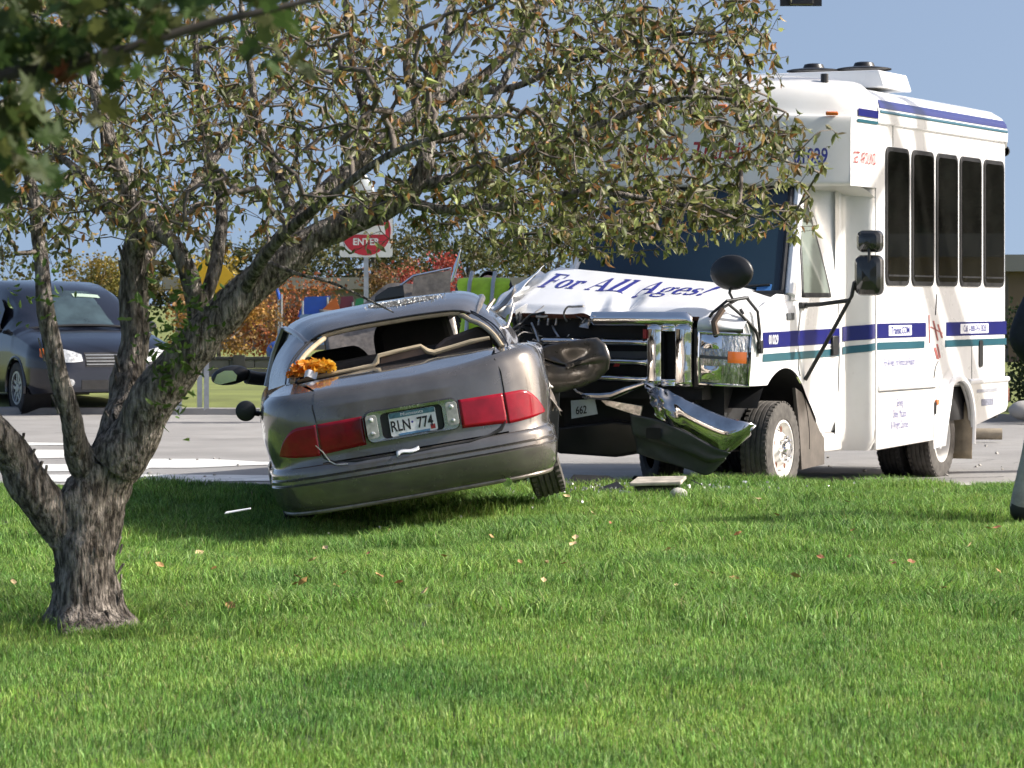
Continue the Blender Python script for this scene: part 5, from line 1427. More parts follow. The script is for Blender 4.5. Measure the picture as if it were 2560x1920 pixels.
# ---------------------------------------------------------------- maple bough hanging in close to the camera
MAPLE = [(-2.9, 5.6, 2.35), (-2.2, 5.35, 1.95), (-1.75, 5.2, 1.76), (-1.376, 5.2, 1.744), (-1.071, 5.2, 1.812), (-0.843, 5.2, 1.87), (-0.728, 5.2, 1.889), (-0.614, 5.2, 1.921), (-0.5, 5.2, 1.956), (-0.386, 5.2, 1.982), (-0.309, 5.2, 2.001), (-0.2, 5.2, 2.03)]
MAP = thing("maple_tree", "maple with one dark leafy bough reaching into the top left corner", "tree", (-3.1, 5.6, .09))
MO = Vector(MAP.location)
MB().tube([catmull(MAPLE, k / 40 * 11) - MO for k in range(41)], [lerp(.024, .003, (k / 40) ** .7) for k in range(41)], 8).build("bough", mat("dark_maple_bark", (.07, .06, .052), .9, vary=.3, vscale=12), MAP)
MB().tube([Vector(p) for p in ((0, 0, -.05), (.02, 0, .5), (0, .05, 1.4), (.15, .0, 2.2), (.1, .1, 3.4), (0, .1, 5))], [.20, .16, .14, .13, .10, .07], 14).build("trunk", bark, MAP)
SEC = [(-1.9, 5.2, 1.80), (-1.5, 5.12, 1.68), (-1.2, 5.05, 1.66), (-1.0, 5.05, 1.70), (-.85, 5.05, 1.74), (-.74, 5.05, 1.77)]
MB().tube([Vector(p) - MO for p in SEC], [.012, .009, .007, .005, .004, .002], 6).build("bough", bark, MAP)
MLF = [(0, 0), (.22, -.12), (.55, -.02), (.48, .18), (.95, .38), (.60, .46), (.62, .72), (.26, .60), (0, 1.1), (-.26, .60), (-.62, .72), (-.60, .46), (-.95, .38), (-.48, .18), (-.55, -.02), (-.22, -.12)]
lv = []; lf_ = []; lc = []
def maple_leaf(p, s, col):
    q = Euler((tr_.uniform(.6, 2.2), tr_.uniform(-.7, .7), tr_.uniform(0, 6.28))).to_matrix()
    o_ = len(lv); droop = tr_.uniform(.1, .4)
    lv.append(tuple(p + q @ Vector((0, .35 * s, 0))))
    for x, y in MLF: lv.append(tuple(p + q @ Vector((x * s, y * s, -droop * s * (x * x + (y - .35) ** 2)))))
    for k in range(16): lf_.append((o_, o_ + 1 + k, o_ + 1 + (k + 1) % 16))
    lc.extend([col] * 17)
def mp(): return tuple(Vector(tr_.choice(((.045, .080, .020), (.055, .095, .025), (.08, .09, .025), (.055, .08, .022)))) * tr_.uniform(.8, 1.3))
for k in range(640):
    t = tr_.uniform(1.5, 10.6); c = catmull(MAPLE, t)
    up_ = abs(tr_.gauss(.045, .055)); 
    p = c + Vector((tr_.gauss(0, .04), tr_.gauss(0, .10), up_ if tr_.random() < .86 else -up_ * .7))
    if p.x > -.50 and tr_.random() < .55: continue
    if p.x > -.33: continue
    maple_leaf(p - MO, tr_.uniform(.026, .042), mp())
for k in range(260):
    t = tr_.uniform(.5, 5); c = catmull(SEC, t)
    p = c + Vector((tr_.gauss(0, .04), tr_.gauss(0, .07), tr_.gauss(0, .045)))
    if p.x > -.695: continue
    maple_leaf(p - MO, tr_.uniform(.026, .042), mp())
for (x, z) in ((-.42, 1.90), (-.40, 1.885), (-.38, 1.91), (-.435, 1.915), (-.36, 1.895), (-.41, 1.925), (-.345, 1.92), (-.205, 1.965), (-.19, 1.975), (-.335, 1.87)):
    maple_leaf(Vector((x, 5.2 + tr_.uniform(-.06, .06), z)) - MO, tr_.uniform(.03, .04), mp())
for k in range(3):
    maple_leaf(Vector((tr_.uniform(-.76, -.70), 5.15, tr_.uniform(1.84, 1.87))) - MO, .03, (.16, .05, .02))
me = bpy.data.meshes.new("maple_leaves"); me.from_pydata(lv, [], lf_); colour_faces(me, lc)
me.materials.append(leaf_mat("maple_leaf", .6, .45))
o = bpy.data.objects.new("crown", me); link(o); o.parent = MAP; tag(o, kind='stuff')

# ---------------------------------------------------------------- grass blades on the lawn
gr = random.Random(5)
gm = leaf_mat("grass_blade", .55, .35)
nt = gm.node_tree; N = nt.nodes; L = nt.links
at = [n for n in N if n.type == 'ATTRIBUTE'][0]
geo = N.new("ShaderNodeNewGeometry"); nz = N.new("ShaderNodeTexNoise"); nz.inputs["Scale"].default_value = .75; nz.inputs["Detail"].default_value = 7; nz.inputs["Roughness"].default_value = .62
L.new(geo.outputs["Position"], nz.inputs["Vector"])
rp = N.new("ShaderNodeValToRGB"); rp.color_ramp.elements[0].position = .32; rp.color_ramp.elements[1].position = .70
rp.color_ramp.elements[0].color = (.60, .72, .72, 1); rp.color_ramp.elements[1].color = (1.45, 1.26, 1.12, 1)
L.new(nz.outputs["Fac"], rp.inputs["Fac"])
mxn = N.new("ShaderNodeMix"); mxn.data_type = 'RGBA'; mxn.blend_type = 'MULTIPLY'; mxn.inputs["Factor"].default_value = 1.0
L.new(at.outputs["Color"], mxn.inputs["A"]); L.new(rp.outputs["Color"], mxn.inputs["B"])
for n in N:
    if n.type == 'BSDF_PRINCIPLED': L.new(mxn.outputs["Result"], n.inputs["Base Color"])
    if n.type == 'BSDF_TRANSLUCENT': L.new(mxn.outputs["Result"], n.inputs["Color"])
tufts = bpy.data.collections.new("grass_tufts")
for v in range(12):
    vs_ = []; fs_ = []; cs_ = []
    wild = v >= 8
    swirl = gr.uniform(0, 6.28)
    for k in range(460 if not wild else 310):
        x, y = gr.uniform(-.16, .16), gr.uniform(-.16, .16)
        h = gr.uniform(.024, .052) if not wild else gr.uniform(.038, .100)
        a = gr.uniform(0, 6.28) if gr.random() < .6 else swirl + gr.gauss(0, .5)
        ln = gr.uniform(.1, .55) * (1.0 if not wild else 1.9)
        w = gr.uniform(.0016, .0032) * (1.0 if wild else .78); fa = gr.uniform(0, 6.28)
        sx, sy = math.cos(fa) * w, math.sin(fa) * w
        dx, dy = math.cos(a) * ln * h, math.sin(a) * ln * h
        o_ = len(vs_)
        vs_ += [(x - sx, y - sy, 0), (x + sx, y + sy, 0), (x + dx * .35 + sx * .8, y + dy * .35 + sy * .8, h * .6), (x + dx * .35 - sx * .8, y + dy * .35 - sy * .8, h * .6), (x + dx, y + dy, h * (1 - .25 * ln))]
        fs_ += [(o_, o_ + 1, o_ + 2, o_ + 3), (o_ + 3, o_ + 2, o_ + 4)]
        q = gr.random()
        c = (gr.uniform(.145, .21), gr.uniform(.285, .37), gr.uniform(.052, .08)) if q < .78 else (gr.uniform(.27, .35), gr.uniform(.42, .50), .15) if q < .985 else (.36, .32, .16)
        kk = gr.uniform(.40, 1.60); c = tuple(v_ * kk for v_ in c)
        cs_ += [c] * 5
    me = bpy.data.meshes.new("tuft"); me.from_pydata(vs_, [], fs_); colour_faces(me, cs_); me.materials.append(gm)
    tufts.objects.link(bpy.data.objects.new("tuft_%02d" % v, me))
pts = []; sc_ = []; ix = []
y = 8.4
while y < KERB_Y - .14:
    hw = .172 * y + .55
    x = -hw
    while x < hw:
        px_, py_ = x + gr.uniform(-.08, .08), y + gr.uniform(-.08, .08)
        if py_ < KERB_Y - .17:
            w_ = sstep(12.8, 14.6, py_ + 1.2 * noise.noise(Vector((px_ * .6, py_ * .5, 0))))
            clump = noise.noise(Vector((px_ * 1.6, py_ * .9, 4)))
            pts.append((px_, py_, lawn_z(px_, py_) - .004))
            ix.append(gr.randrange(8) if gr.random() > w_ * (.35 + .6 * sstep(-.1, .35, clump)) else gr.randrange(8, 12))
            sc_.append(gr.uniform(.88, 1.12) * max(.72, 1 + .6 * w_ * clump + .2 * clump))
        x += .215
    y += .205
me = bpy.data.meshes.new("grass"); me.from_pydata(pts, [], [])
a1 = me.attributes.new("sc", 'FLOAT', 'POINT'); a1.data.foreach_set("value", sc_)
a2 = me.attributes.new("ix", 'INT', 'POINT'); a2.data.foreach_set("value", ix)
grass = bpy.data.objects.new("grass", me); link(grass)
tag(grass, "dense green grass blades covering the foreground lawn", "grass", kind='stuff')
ng = bpy.data.node_groups.new("scatter_grass", 'GeometryNodeTree')
ng.interface.new_socket("Geometry", in_out='INPUT', socket_type='NodeSocketGeometry')
ng.interface.new_socket("Geometry", in_out='OUTPUT', socket_type='NodeSocketGeometry')
gi = ng.nodes.new("NodeGroupInput"); go = ng.nodes.new("NodeGroupOutput")
ci = ng.nodes.new("GeometryNodeCollectionInfo"); ci.inputs["Collection"].default_value = tufts
ci.inputs["Separate Children"].default_value = True; ci.inputs["Reset Children"].default_value = True
ip = ng.nodes.new("GeometryNodeInstanceOnPoints"); ip.inputs["Pick Instance"].default_value = True
rv = ng.nodes.new("FunctionNodeRandomValue"); rv.data_type = 'FLOAT_VECTOR'
rv.inputs["Min"].default_value = (-.04, -.04, 0); rv.inputs["Max"].default_value = (.04, .04, 6.283)
n1 = ng.nodes.new("GeometryNodeInputNamedAttribute"); n1.data_type = 'FLOAT'; n1.inputs["Name"].default_value = "sc"
n2 = ng.nodes.new("GeometryNodeInputNamedAttribute"); n2.data_type = 'INT'; n2.inputs["Name"].default_value = "ix"
lk = ng.links
lk.new(gi.outputs[0], ip.inputs["Points"]); lk.new(ci.outputs[0], ip.inputs["Instance"])
lk.new([o for o in rv.outputs if o.enabled][0], ip.inputs["Rotation"])
lk.new([o for o in n1.outputs if o.enabled and o.name == "Attribute"][0], ip.inputs["Scale"])
lk.new([o for o in n2.outputs if o.enabled and o.name == "Attribute"][0], ip.inputs["Instance Index"])
lk.new(ip.outputs[0], go.inputs[0])
md = grass.modifiers.new("scatter", 'NODES'); md.node_group = ng

# ---------------------------------------------------------------- dark minivan waiting on the far side
vanpaint = mat("dark_blue_grey_paint", (.004, .005, .011), .22, metal=.0, vary=.08, vscale=2, coat=.6, rvar=.03)
VAN = thing("minivan", "dark blue grey minivan stopped across the road behind the crabapple tree", "van", (-5.90, 43.9, -.05), (0, 0, R(27)))
VAN.scale = (1.06, 1.06, 1.06)
def vtop(y): return interp([(-.98, .58), (-.95, .72), (-.85, .84), (-.6, .95), (-.2, 1.04), (.12, 1.10), (.30, 1.20), (.62, 1.42), (.95, 1.60), (1.2, 1.68), (1.7, 1.73), (2.6, 1.745), (3.4, 1.72), (3.8, 1.62), (3.98, 1.3), (4.02, .6)], y)
def van_sec(y):
    zt = vtop(y); nose = sstep(-.45, -.98, y); tail = sstep(3.6, 4.02, y)
    w = .985 - .30 * nose ** 1.6 - .10 * tail
    g_ = sstep(1.12, 1.6, zt); belt = min(1.06, zt - .09)
    zb = .26 + .04 * nose
    lo_ = [(w * .93, zb), (w * .985, .36), (w, .58), (w * .995, lerp(.58, belt, .6)), (w * .965, belt)]
    fine = [(lerp(a[0], b_[0], q / 4), lerp(a[1], b_[1], q / 4)) for a, b_ in zip(lo_, lo_[1:]) for q in range(4)] + [lo_[-1]]
    return fine + [ (lerp(w * .90, .83, g_), lerp(belt, zt, .45)), (lerp(w * .78, .735, g_), lerp(belt, zt, .86)), (lerp(w * .58, .62, g_), zt - .012), (w * .3, zt), (0, zt + .006)]
vys = [-.98, -.97, -.95, -.92, -.88, -.8, -.7, -.55, -.4, -.2, 0, .12, .2, .3, .45, .62, .8, .95, 1.1, 1.3, 1.7, 2.2, 2.8, 3.3, 3.6, 3.8, 3.9, 3.98, 4.02]
vys = sorted(vys + [c_ + d_ * .035 for c_ in (0, 3.0) for d_ in range(-12, 13)])
secs = []
for y in vys:
    h_ = van_sec(y); secs.append([Vector((x, y, z)) for x, z in h_] + [Vector((-x, y, z)) for x, z in h_[::-1][1:]])
b = MB(); nn = len(secs[0])
for s_ in secs: b.v += [tuple(p) for p in s_]
for j in range(len(secs) - 1):
    for k in range(nn - 1):
        c = sum(((secs[j][k] + secs[j][k + 1] + secs[j + 1][k] + secs[j + 1][k + 1]) / 4,), Vector())
        if abs(c.x) > .6 and min(math.hypot(c.y, c.z - .35), math.hypot(c.y - 3.0, c.z - .35)) < .37: continue
        b.f.append((j * nn + k, j * nn + k + 1, (j + 1) * nn + k + 1, (j + 1) * nn + k))
b.f.append(tuple(range(nn)))
from mathutils.bvhtree import BVHTree
VBVH = BVHTree.FromPolygons([Vector(p) for p in b.v], b.f)
vb = b.build("body", vanpaint, VAN, smooth=40)
MB().box((0, 1.5, .45), (1.5, 4.4, .35)).build("underbody", MT['darkvoid'], VAN, smooth=0)
vglass = mat("van_windscreen", (.035, .055, .062), .04, spec=.6, vary=.4, vscale=2.5)
def vws(i, j):
    y = lerp(.16, .93, j); a = 2 * i - 1; s_ = van_sec(y)
    x = a * lerp(.80, .66, j)
    return Vector((x, y - .012 + .05 * a * a, vtop(y) + .012 - .05 * a * a))
w_ = MB().grid(vws, 16, 12).build("windscreen", vglass, VAN, smooth=60)
MB().grid(lambda i, j: vws(lerp(.55, .98, i), lerp(.80, .90, j)) + Vector((0, -.006, .006)), 8, 2).build("sun_visor", mat("pale_sun_strip", (.35, .45, .36), .4), w_, smooth=60)
MB().tube([vws(i / 12, 0) + Vector((0, -.02, .012)) for i in range(13)], .016, 6).build("cowl", MT['blackpl'], VAN)
for s in (-1, 1):
    for ya, yb in ((.75, 1.35), (1.42, 2.45), (2.52, 3.5)):
        def sw(i, j, s=s):
            y = lerp(ya, yb, i); x0, x1 = .96, .775
            zt = min(vtop(y) - .14, 1.55); z = lerp(1.09, max(1.12, zt), j)
            return Vector((s * (lerp(.975, .80, (z - 1.06) / .55)), y, z))
        MB().grid(sw, 8, 5).build("side_window", MT['glassdark'], VAN, smooth=60)
    def vhl(i, j, s=s, o=.008):
        hh = .085 * math.sin(math.pi * lerp(.10, .86, i)) ** .6; zc_ = lerp(.735, .80, i); z = lerp(zc_ - hh, zc_ + hh, j); x = lerp(.46, .93, i)
        org = Vector((s * (x + .5 * i), -2.6, z)); dr = (Vector((s * x * .8, -.2, z)) - org).normalized()
        hit = VBVH.ray_cast(org, dr)[0]
        return (hit if hit is not None else Vector((s * x, -.8, z))) - dr * o
    lo_ = MB().grid(vhl, 14, 6).build("headlamp", MT['clearlens'], VAN, smooth=60)
    MB().grid(lambda i, j: vhl(lerp(.76, 1.0, i), j, s, .013), 5, 5).build("indicator_lens", MT['amber'], lo_, smooth=60)
    hit = VBVH.ray_cast(Vector((s * .56, -3, .42)), Vector((0, 1, 0)))[0]
    MB().lathe([(-.012, .001), (-.012, .045), (.01, .05)], 'y', hit, n=16).build("fog_lamp", MT['clearlens'], VAN, smooth=0)
    mo = MB(); mo.lathe([(-.05, .004), (-.045, .07), (.03, .095), (.05, .09), (.05, .001)], 'y', (0, 0, 0), n=20)
    mo.warp(lambda p: Vector((s * 1.09 + p.x * 1.25, .62 + p.y, 1.12 + p.z * .85)))
    mo.tube([(s * .96, .66, 1.07), (s * 1.06, .64, 1.09)], .03, 8)
    mo.build("door_mirror", MT['blackpl'], VAN, smooth=60)
    MB().box((s * .985, 1.9, .70), (.02, 2.1, .05)).build("side_moulding", MT['blackpl'], VAN, bevel=.008)
    MB().box((s * .995, 1.15, .93), (.03, .14, .035)).build("door_handle", vanpaint, VAN, bevel=.008)
def vfront(x, z, o): 
    hit = VBVH.ray_cast(Vector((x, -3, z)), Vector((0, 1, 0)))[0]
    return hit - Vector((0, o, 0))
MB().grid(lambda i, j: vfront(lerp(-.36, .36, i), lerp(.62, .80, j), .008), 10, 6).build("grille_backing", MT['darkvoid'], VAN, smooth=60)
for z in (.65, .69, .73, .77): MB().tube([vfront(lerp(-.35, .35, i / 8), z, .012) for i in range(9)], .009, 6).build("grille_bar", MT['steel'], VAN)
MB().grid(lambda i, j: vfront(lerp(-.42, .42, i), lerp(.33, .45, j), .008), 10, 4).build("lower_intake", MT['darkvoid'], VAN, smooth=60)
for (x, y) in ((-.86, 0), (.86, 0), (-.86, 3.0), (.86, 3.0)):
    MB().tube([(math.copysign(.975, x), y + .385 * math.cos(R(a_)), .35 + .385 * math.sin(R(a_))) for a_ in range(-12, 193, 12)], .022, 8).build("arch_lip", vanpaint, VAN)
    MB().lathe([(math.copysign(.60, x), .385), (math.copysign(.965, x), .385)], 'x', (0, y, .35), n=24).build("arch_liner", MT['darkvoid'], VAN, smooth=60)
    wheel(VAN, (x, y, .335), .335, .22, .21, -1 if x < 0 else 1, 'steel', 'spoke', 'tyre')

# ---------------------------------------------------------------- signs and posts on the far verge
red_s = mat("red_sign_sheeting", (.50, .025, .04), .4, vary=.08, vscale=5)
wht_s = mat("white_sign_sheeting", (.74, .74, .72), .4, vary=.06, vscale=5)
yel_s = mat("yellow_sign_sheeting", (.60, .37, .01), .45, vary=.12)
def u_post(par, x, y, z0, z1, nm="post"):
    return MB().prism([(-.035, 0), (.035, 0), (.03, .012), (.018, .012), (.018, .04), (-.018, .04), (-.018, .012), (-.03, .012)], (x, y, z0), X, Y, Z, z1 - z0).build(nm, MT['steel'], par, smooth=0)
SG = thing("do_not_enter_sign", "square white sign with a red disc on a steel post", "sign", (-2.12, 45.9, .08))
u_post(SG, 0, 0.01, -.1, 2.75)
pn = MB().prism(rounded_rect(.77, .77, .05, 5), (0, .0, 2.44), X, Z, Y, -.004).build("panel", wht_s, SG, smooth=0)
MB().prism(ellipse(0, 0, .36, .36, 40), (0, -.006, 2.44), X, Z, Y, -.002).build("red_disc", red_s, pn, smooth=0)
MB().box((0, -.010, 2.45), (.56, .002, .13)).build("white_bar", wht_s, pn, smooth=0)
text_mesh("lettering", "DO NOT", .135, wht_s, pn, (0, -.009, 2.585), X, Z, xs=.9, bold=.004)
text_mesh("lettering", "ENTER", .135, wht_s, pn, (0, -.009, 2.235), X, Z, xs=.95, bold=.004)
bagm = mat("thin_plastic_film", (.62, .66, .66), .3, vary=.15, vscale=9, alpha=.82)
bg_ = MB()
def bag(i, j):
    a = 2 * math.pi * i; r = interp([(0, .30), (.25, .27), (.5, .20), (.75, .19), (.9, .11), (1, .01)], j)
    p = Vector((-.09 + r * math.cos(a) + .07 * math.sin(j * 5), r * .30 * math.sin(a), lerp(2.55, 3.38, j)))
    return p + Vector((noise.noise(p * 5), noise.noise(p * 5 + Vector((4, 0, 0))) * .4, noise.noise(p * 6 + Vector((0, 4, 0))))) * .07
bg_.grid(bag, 32, 26)
bo = bg_.warp(lambda p: p + Vector((-2.12, 45.9, .08))).build("plastic_bag", bagm, smooth=25)
tag(bo, "pale grey plastic bag pulled over the top of the red and white sign", "bag")
YS = thing("warning_sign", "yellow diamond sign on a steel post half hidden by the tree", "sign", (-4.13, 43.0, .05))
u_post(YS, -.03, .01, -.1, 2.4)
MB().prism([(0, -.31), (.31, 0), (0, .31), (-.31, 0)], (.03, 0, 1.80), X, Z, Y, -.004).build("panel", yel_s, YS, smooth=0, bevel=.002)
SP = thing("marker_post", "short steel post at the far kerb beside the yellow sign's post", "post", (-4.52, 42.9, .05))
u_post(SP, 0, 0, -.1, .28)
SP = thing("marker_post", "thin steel post standing close to the yellow sign's post", "post", (-4.28, 43.3, .05))
u_post(SP, 0, 0, -.1, .90)

# low wall with fence on top
WALL = thing("low_wall", "low grey block wall with a dark rail beyond the far verge", "wall", (-7.0, 58.0, .08))
wm = mat("grey_block", (.155, .15, .145), .9, vary=.2, vscale=3, bump=.3, bscale=30)
for r_ in range(2):
    for k in range(26):
        MB().box((-6.0 + k * .46 + (r_ % 2) * .23, 0, .10 + r_ * .165), (.45, .2, .155)).build("block", wm, WALL, smooth=0, bevel=.012)
MB().box((-.2, 0, .37), (12.1, .26, .05)).build("coping", mat("dark_coping", (.05, .05, .052), .8, vary=.2), WALL, smooth=0)
for k in range(7): MB().box((-6 + k * 2.0, -.12, .22), (.22, .06, .42)).build("pier", mat("dark_pier_%d" % k, (.075, .072, .07), .9, vary=.2), WALL, smooth=0)

# ---------------------------------------------------------------- playground beyond the wall
PG = thing("playground_frame", "blue, orange and green playground frame seen over the sedan's roof", "playground", (-4.2, 62.5, .08))
pblue = mat("blue_play_plastic", (.02, .09, .48), .35, vary=.1, coat=.3); porange = mat("orange_play_panel", (.52, .13, .03), .4, vary=.1); pgreen = mat("green_play_panel", (.03, .22, .10), .4, vary=.1)
psky = mat("pale_blue_panel", (.20, .32, .55), .4, vary=.3, vscale=6)
for x, zb, zt in ((-.42, 0, 1.62), (-.36, 0, 1.55), (.06, 0, 1.42), (.55, 0, 1.5), (1.05, 0, 1.4), (1.60, 0, 1.55)):
    MB().tube([(x, 0, zb), (x, 0, zt)], .022, 8).build("post", MT['steel'], PG)
MB().tube([(-.46, 0, 1.70), (-.40, 0, 1.45)], .035, 8).build("post_cap", pblue, PG)
MB().tube([(2.05, 0, 1.25), (2.25, 0, 1.60)], .035, 8).build("post_cap", pblue, PG)
MB().prism([(-.05, 1.10), (.45, 1.08), (.60, 1.52), (.10, 1.50)], (0, .1, 0), X, Z, Y, .03).build("roof_panel", pblue, PG, smooth=0)
MB().prism([(.42, 1.22), (.80, 1.26), (.72, 1.50)], (0, -.05, 0), X, Z, Y, .03).build("gable", porange, PG, smooth=0)
MB().prism([(1.05, 1.12), (1.42, 1.12), (1.30, 1.50), (1.12, 1.46)], (0, -.05, 0), X, Z, Y, .03).build("gable", pgreen, PG, smooth=0)
MB().prism([(.78, 1.25), (1.08, 1.25), (1.05, 1.52), (.82, 1.50)], (0, .05, 0), X, Z, Y, .03).build("roof_panel", mat("maroon_play_panel", (.14, .03, .06), .5), PG, smooth=0)
MB().prism([(1.40, 1.14), (1.75, 1.14), (1.72, 1.42), (1.45, 1.40)], (0, 0, 0), X, Z, Y, .03).build("side_panel", psky, PG, smooth=0)
MB().prism([(.10, .55), (1.75, .55), (1.75, 1.05), (.10, 1.05)], (0, .15, 0), X, Z, Y, .03).build("side_panel", psky, PG, smooth=0)
MB().prism([(-.02, 1.0), (.60, 1.02), (.62, 1.18), (.02, 1.15)], (0, -.08, 0), X, Z, Y, .03).build("side_panel", psky, PG, smooth=0)
for k in range(4): MB().box((1.0 + k * .13, -.1, .85), (.05, .03, .40)).build("slat", wht_s, PG, smooth=0)
bl = MB()
def ball(i, j):
    a = 2 * math.pi * i; t = math.pi * lerp(.02, .98, j); r = .235 * (1 + .03 * math.cos(a * 6))
    return Vector((-.40 + r * math.sin(t) * math.cos(a) * 1.05, -.15 + r * math.sin(t) * math.sin(a), .40 + r * math.cos(t)))
bl.grid(ball, 36, 16).build("bubble_panel", pblue, PG, smooth=60)

# ---------------------------------------------------------------- far buildings
def building(label, loc, w, d, h, wallc, roofc, nwin, rot=0):
    B_ = thing("building", label, "building", loc, (0, 0, rot))
    MB().box((0, d / 2, h / 2 - .1), (w, d, h + .2)).build("wall", mat("wall_paint", wallc, .85, vary=.1, vscale=.6), B_, smooth=0)
    MB().box((0, d / 2, h + .02), (w + .6, d + .6, h * .16)).build("roof", mat("roof_fascia", roofc, .8, vary=.1, vscale=.8), B_, smooth=0)
    for k in range(nwin):
        x = lerp(-w / 2 + 1.2, w / 2 - 1.2, (k + .5) / nwin)
        f_ = MB().box((x, -.02, h * .5), (w / nwin * .5, .06, h * .4)).build("window", MT['greypl'], B_, smooth=0)
        MB().box((x, -.055, h * .5), (w / nwin * .44, .02, h * .34)).build("pane", MT['glassdark'], f_, smooth=0)
    return B_
building("long low grey building with a flat fascia behind the autumn trees", (-4.2, 84, 0), 9.5, 8, 1.95, (.19, .18, .17), (.27, .255, .235), 5)
building("grey and brown building beyond the shrubs at the right edge", (14.6, 70, 0), 7.2, 8, 2.32, (.16, .115, .085), (.20, .20, .20), 3)

# ---------------------------------------------------------------- trees and shrubs beyond the road
bgleaf = leaf_mat("background_leaf", .6, .30)
br_ = random.Random(21)
def bg_tree(label, loc, h, cw, ch, pal, n, leaf=.07, trunk_r=.05, nclump=26, name="tree", cat="tree", group=None, depth=.8):
    T = thing(name, label, cat, loc, group=group)
    zc = h - ch / 2
    cl = []
    for k in range(nclump):
        while True:
            q = Vector((br_.uniform(-1, 1), br_.uniform(-1, 1), br_.uniform(-1, 1)))
            if q.length < 1: break
        cl.append((Vector((q.x * cw / 2, q.y * cw / 2 * depth, zc + q.z * ch / 2)), br_.uniform(.5, 1.0), br_.choice(pal)))
    tk = MB(); tk.tube([Vector((0, 0, -.1)), Vector((br_.uniform(-.05, .05) * cw, 0, zc - ch * .3)), Vector((br_.uniform(-.1, .1) * cw, 0, zc + ch * .2))], [trunk_r, trunk_r * .75, trunk_r * .3], 8)
    tk.build("trunk", bark, T)
    lb = MB()
    for c, s_, col in cl[:14]:
        st = Vector((0, 0, zc - ch * br_.uniform(.1, .4)))
        lb.tube([st, st.lerp(c, .5) + Vector((0, 0, -.03 * ch)), c], [trunk_r * .4, trunk_r * .25, trunk_r * .1], 5, caps=False)
    tag(lb.build("limbs", bark, T), kind='stuff')
    v_ = []; f_ = []; c_ = []
    for k in range(n):
        c, s_, col = br_.choice(cl); sg = min(cw, ch) * .11 * s_
        p = c + Vector((br_.gauss(0, sg * 1.25), br_.gauss(0, sg), br_.gauss(0, sg)))
        q = Euler((br_.uniform(0, 6.3), br_.uniform(0, 6.3), br_.uniform(0, 6.3))).to_matrix(); s2 = leaf * br_.uniform(.6, 1.3)
        o_ = len(v_)
        for vv in ((-.5, -.1, 0), (0, -.6, .1), (.5, 0, 0), (0, .7, .1)): v_.append(tuple(p + q @ (Vector(vv) * s2)))
        f_.append((o_, o_ + 1, o_ + 2, o_ + 3))
        cc = Vector(col if br_.random() < .7 else br_.choice(pal)) * br_.uniform(.7, 1.3)
        c_ += [tuple(cc)] * 4
    me = bpy.data.meshes.new("crown"); me.from_pydata(v_, [], f_); colour_faces(me, c_); me.materials.append(bgleaf)
    o = bpy.data.objects.new("crown", me); link(o); o.parent = T; tag(o, kind='stuff')
    return T
GOLD = [(.38, .20, .04), (.30, .15, .045), (.42, .26, .06), (.22, .13, .05)]
ORNG = [(.34, .10, .035), (.28, .10, .05), (.38, .16, .05), (.20, .08, .04)]
REDS = [(.34, .05, .04), (.28, .045, .04), (.38, .08, .05)]
OLIV = [(.075, .085, .025), (.10, .105, .035), (.06, .07, .025), (.13, .11, .04)]
YGRN = [(.24, .21, .05), (.18, .18, .045), (.28, .20, .05)]
DKGR = [(.03, .05, .018), (.04, .065, .02), (.05, .06, .022)]
bg_tree("golden autumn tree just beyond the low wall", (-5.55, 60.5, .08), 1.75, 2.3, 1.45, GOLD, 3600, .055)
bg_tree("orange autumn tree above the sedan's left roof edge", (-4.75, 65.5, .08), 2.15, 2.3, 1.8, ORNG, 3600, .06)
bg_tree("bright red autumn tree beyond the sedan's roof", (-1.75, 70, .08), 2.55, 1.35, 1.7, REDS, 2600, .06)
bg_tree("brown and orange tree left of the bright red one", (-2.75, 72, .08), 2.45, 1.5, 1.7, [(.22, .13, .05), (.26, .10, .05), (.16, .12, .05)], 2400, .06)
for i_, (x, y, h, w, lab) in enumerate(((-7.6, 98, 3.5, 4.2, "olive green tree far behind the tree's forked limbs"), (-4.6, 100, 4.3, 4.4, "tall olive tree left of the red and white sign"), (-1.4, 98, 4.3, 4.2, "olive tree directly behind the red and white sign"), (1.2, 102, 4.4, 4.0, "olive tree behind the bus bonnet"), (-11.3, 96, 3.0, 3.6, "olive tree above the minivan's bonnet"))):
    bg_tree(lab, (x, y, .1), h, w, h * .72, OLIV, 4600, .10, .12, 40, group="olive trees on the skyline")
bg_tree("yellow green tree above the minivan's roof", (-11.0, 84, .1), 2.75, 2.0, 1.7, YGRN, 2600, .07)
bg_tree("yellow tree between the trunk's limbs", (-7.7, 80, .1), 2.7, 1.6, 1.6, [(.36, .25, .03), (.26, .20, .04)], 2000, .07)
bg_tree("mixed green tree at the far left behind the minivan", (-15.0, 86, .1), 3.2, 4.0, 2.6, OLIV, 3200, .09)
for (x, y, h, w, lab) in ((-19.5, 92, 4.2, 5.0, "olive tree beyond the minivan's rear, far left"), (-25, 98, 4.6, 5.5, "outermost olive tree on the left, outside the picture")):
    bg_tree(lab, (x, y, .1), h, w, h * .75, OLIV, 3600, .11, .12, 36, group="olive trees on the skyline")
bg_tree("dark green shrub behind the rear corner of the bus", (6.75, 40.6, .06), 1.45, 1.1, 1.4, DKGR, 4200, .045, .03, 26, "shrub", "shrub")
bg_tree("loose green shrub at the right edge behind the bystander", (7.6, 41.8, .06), 1.25, 1.3, 1.2, DKGR + YGRN[:1], 3200, .045, .03, 22, "shrub", "shrub")
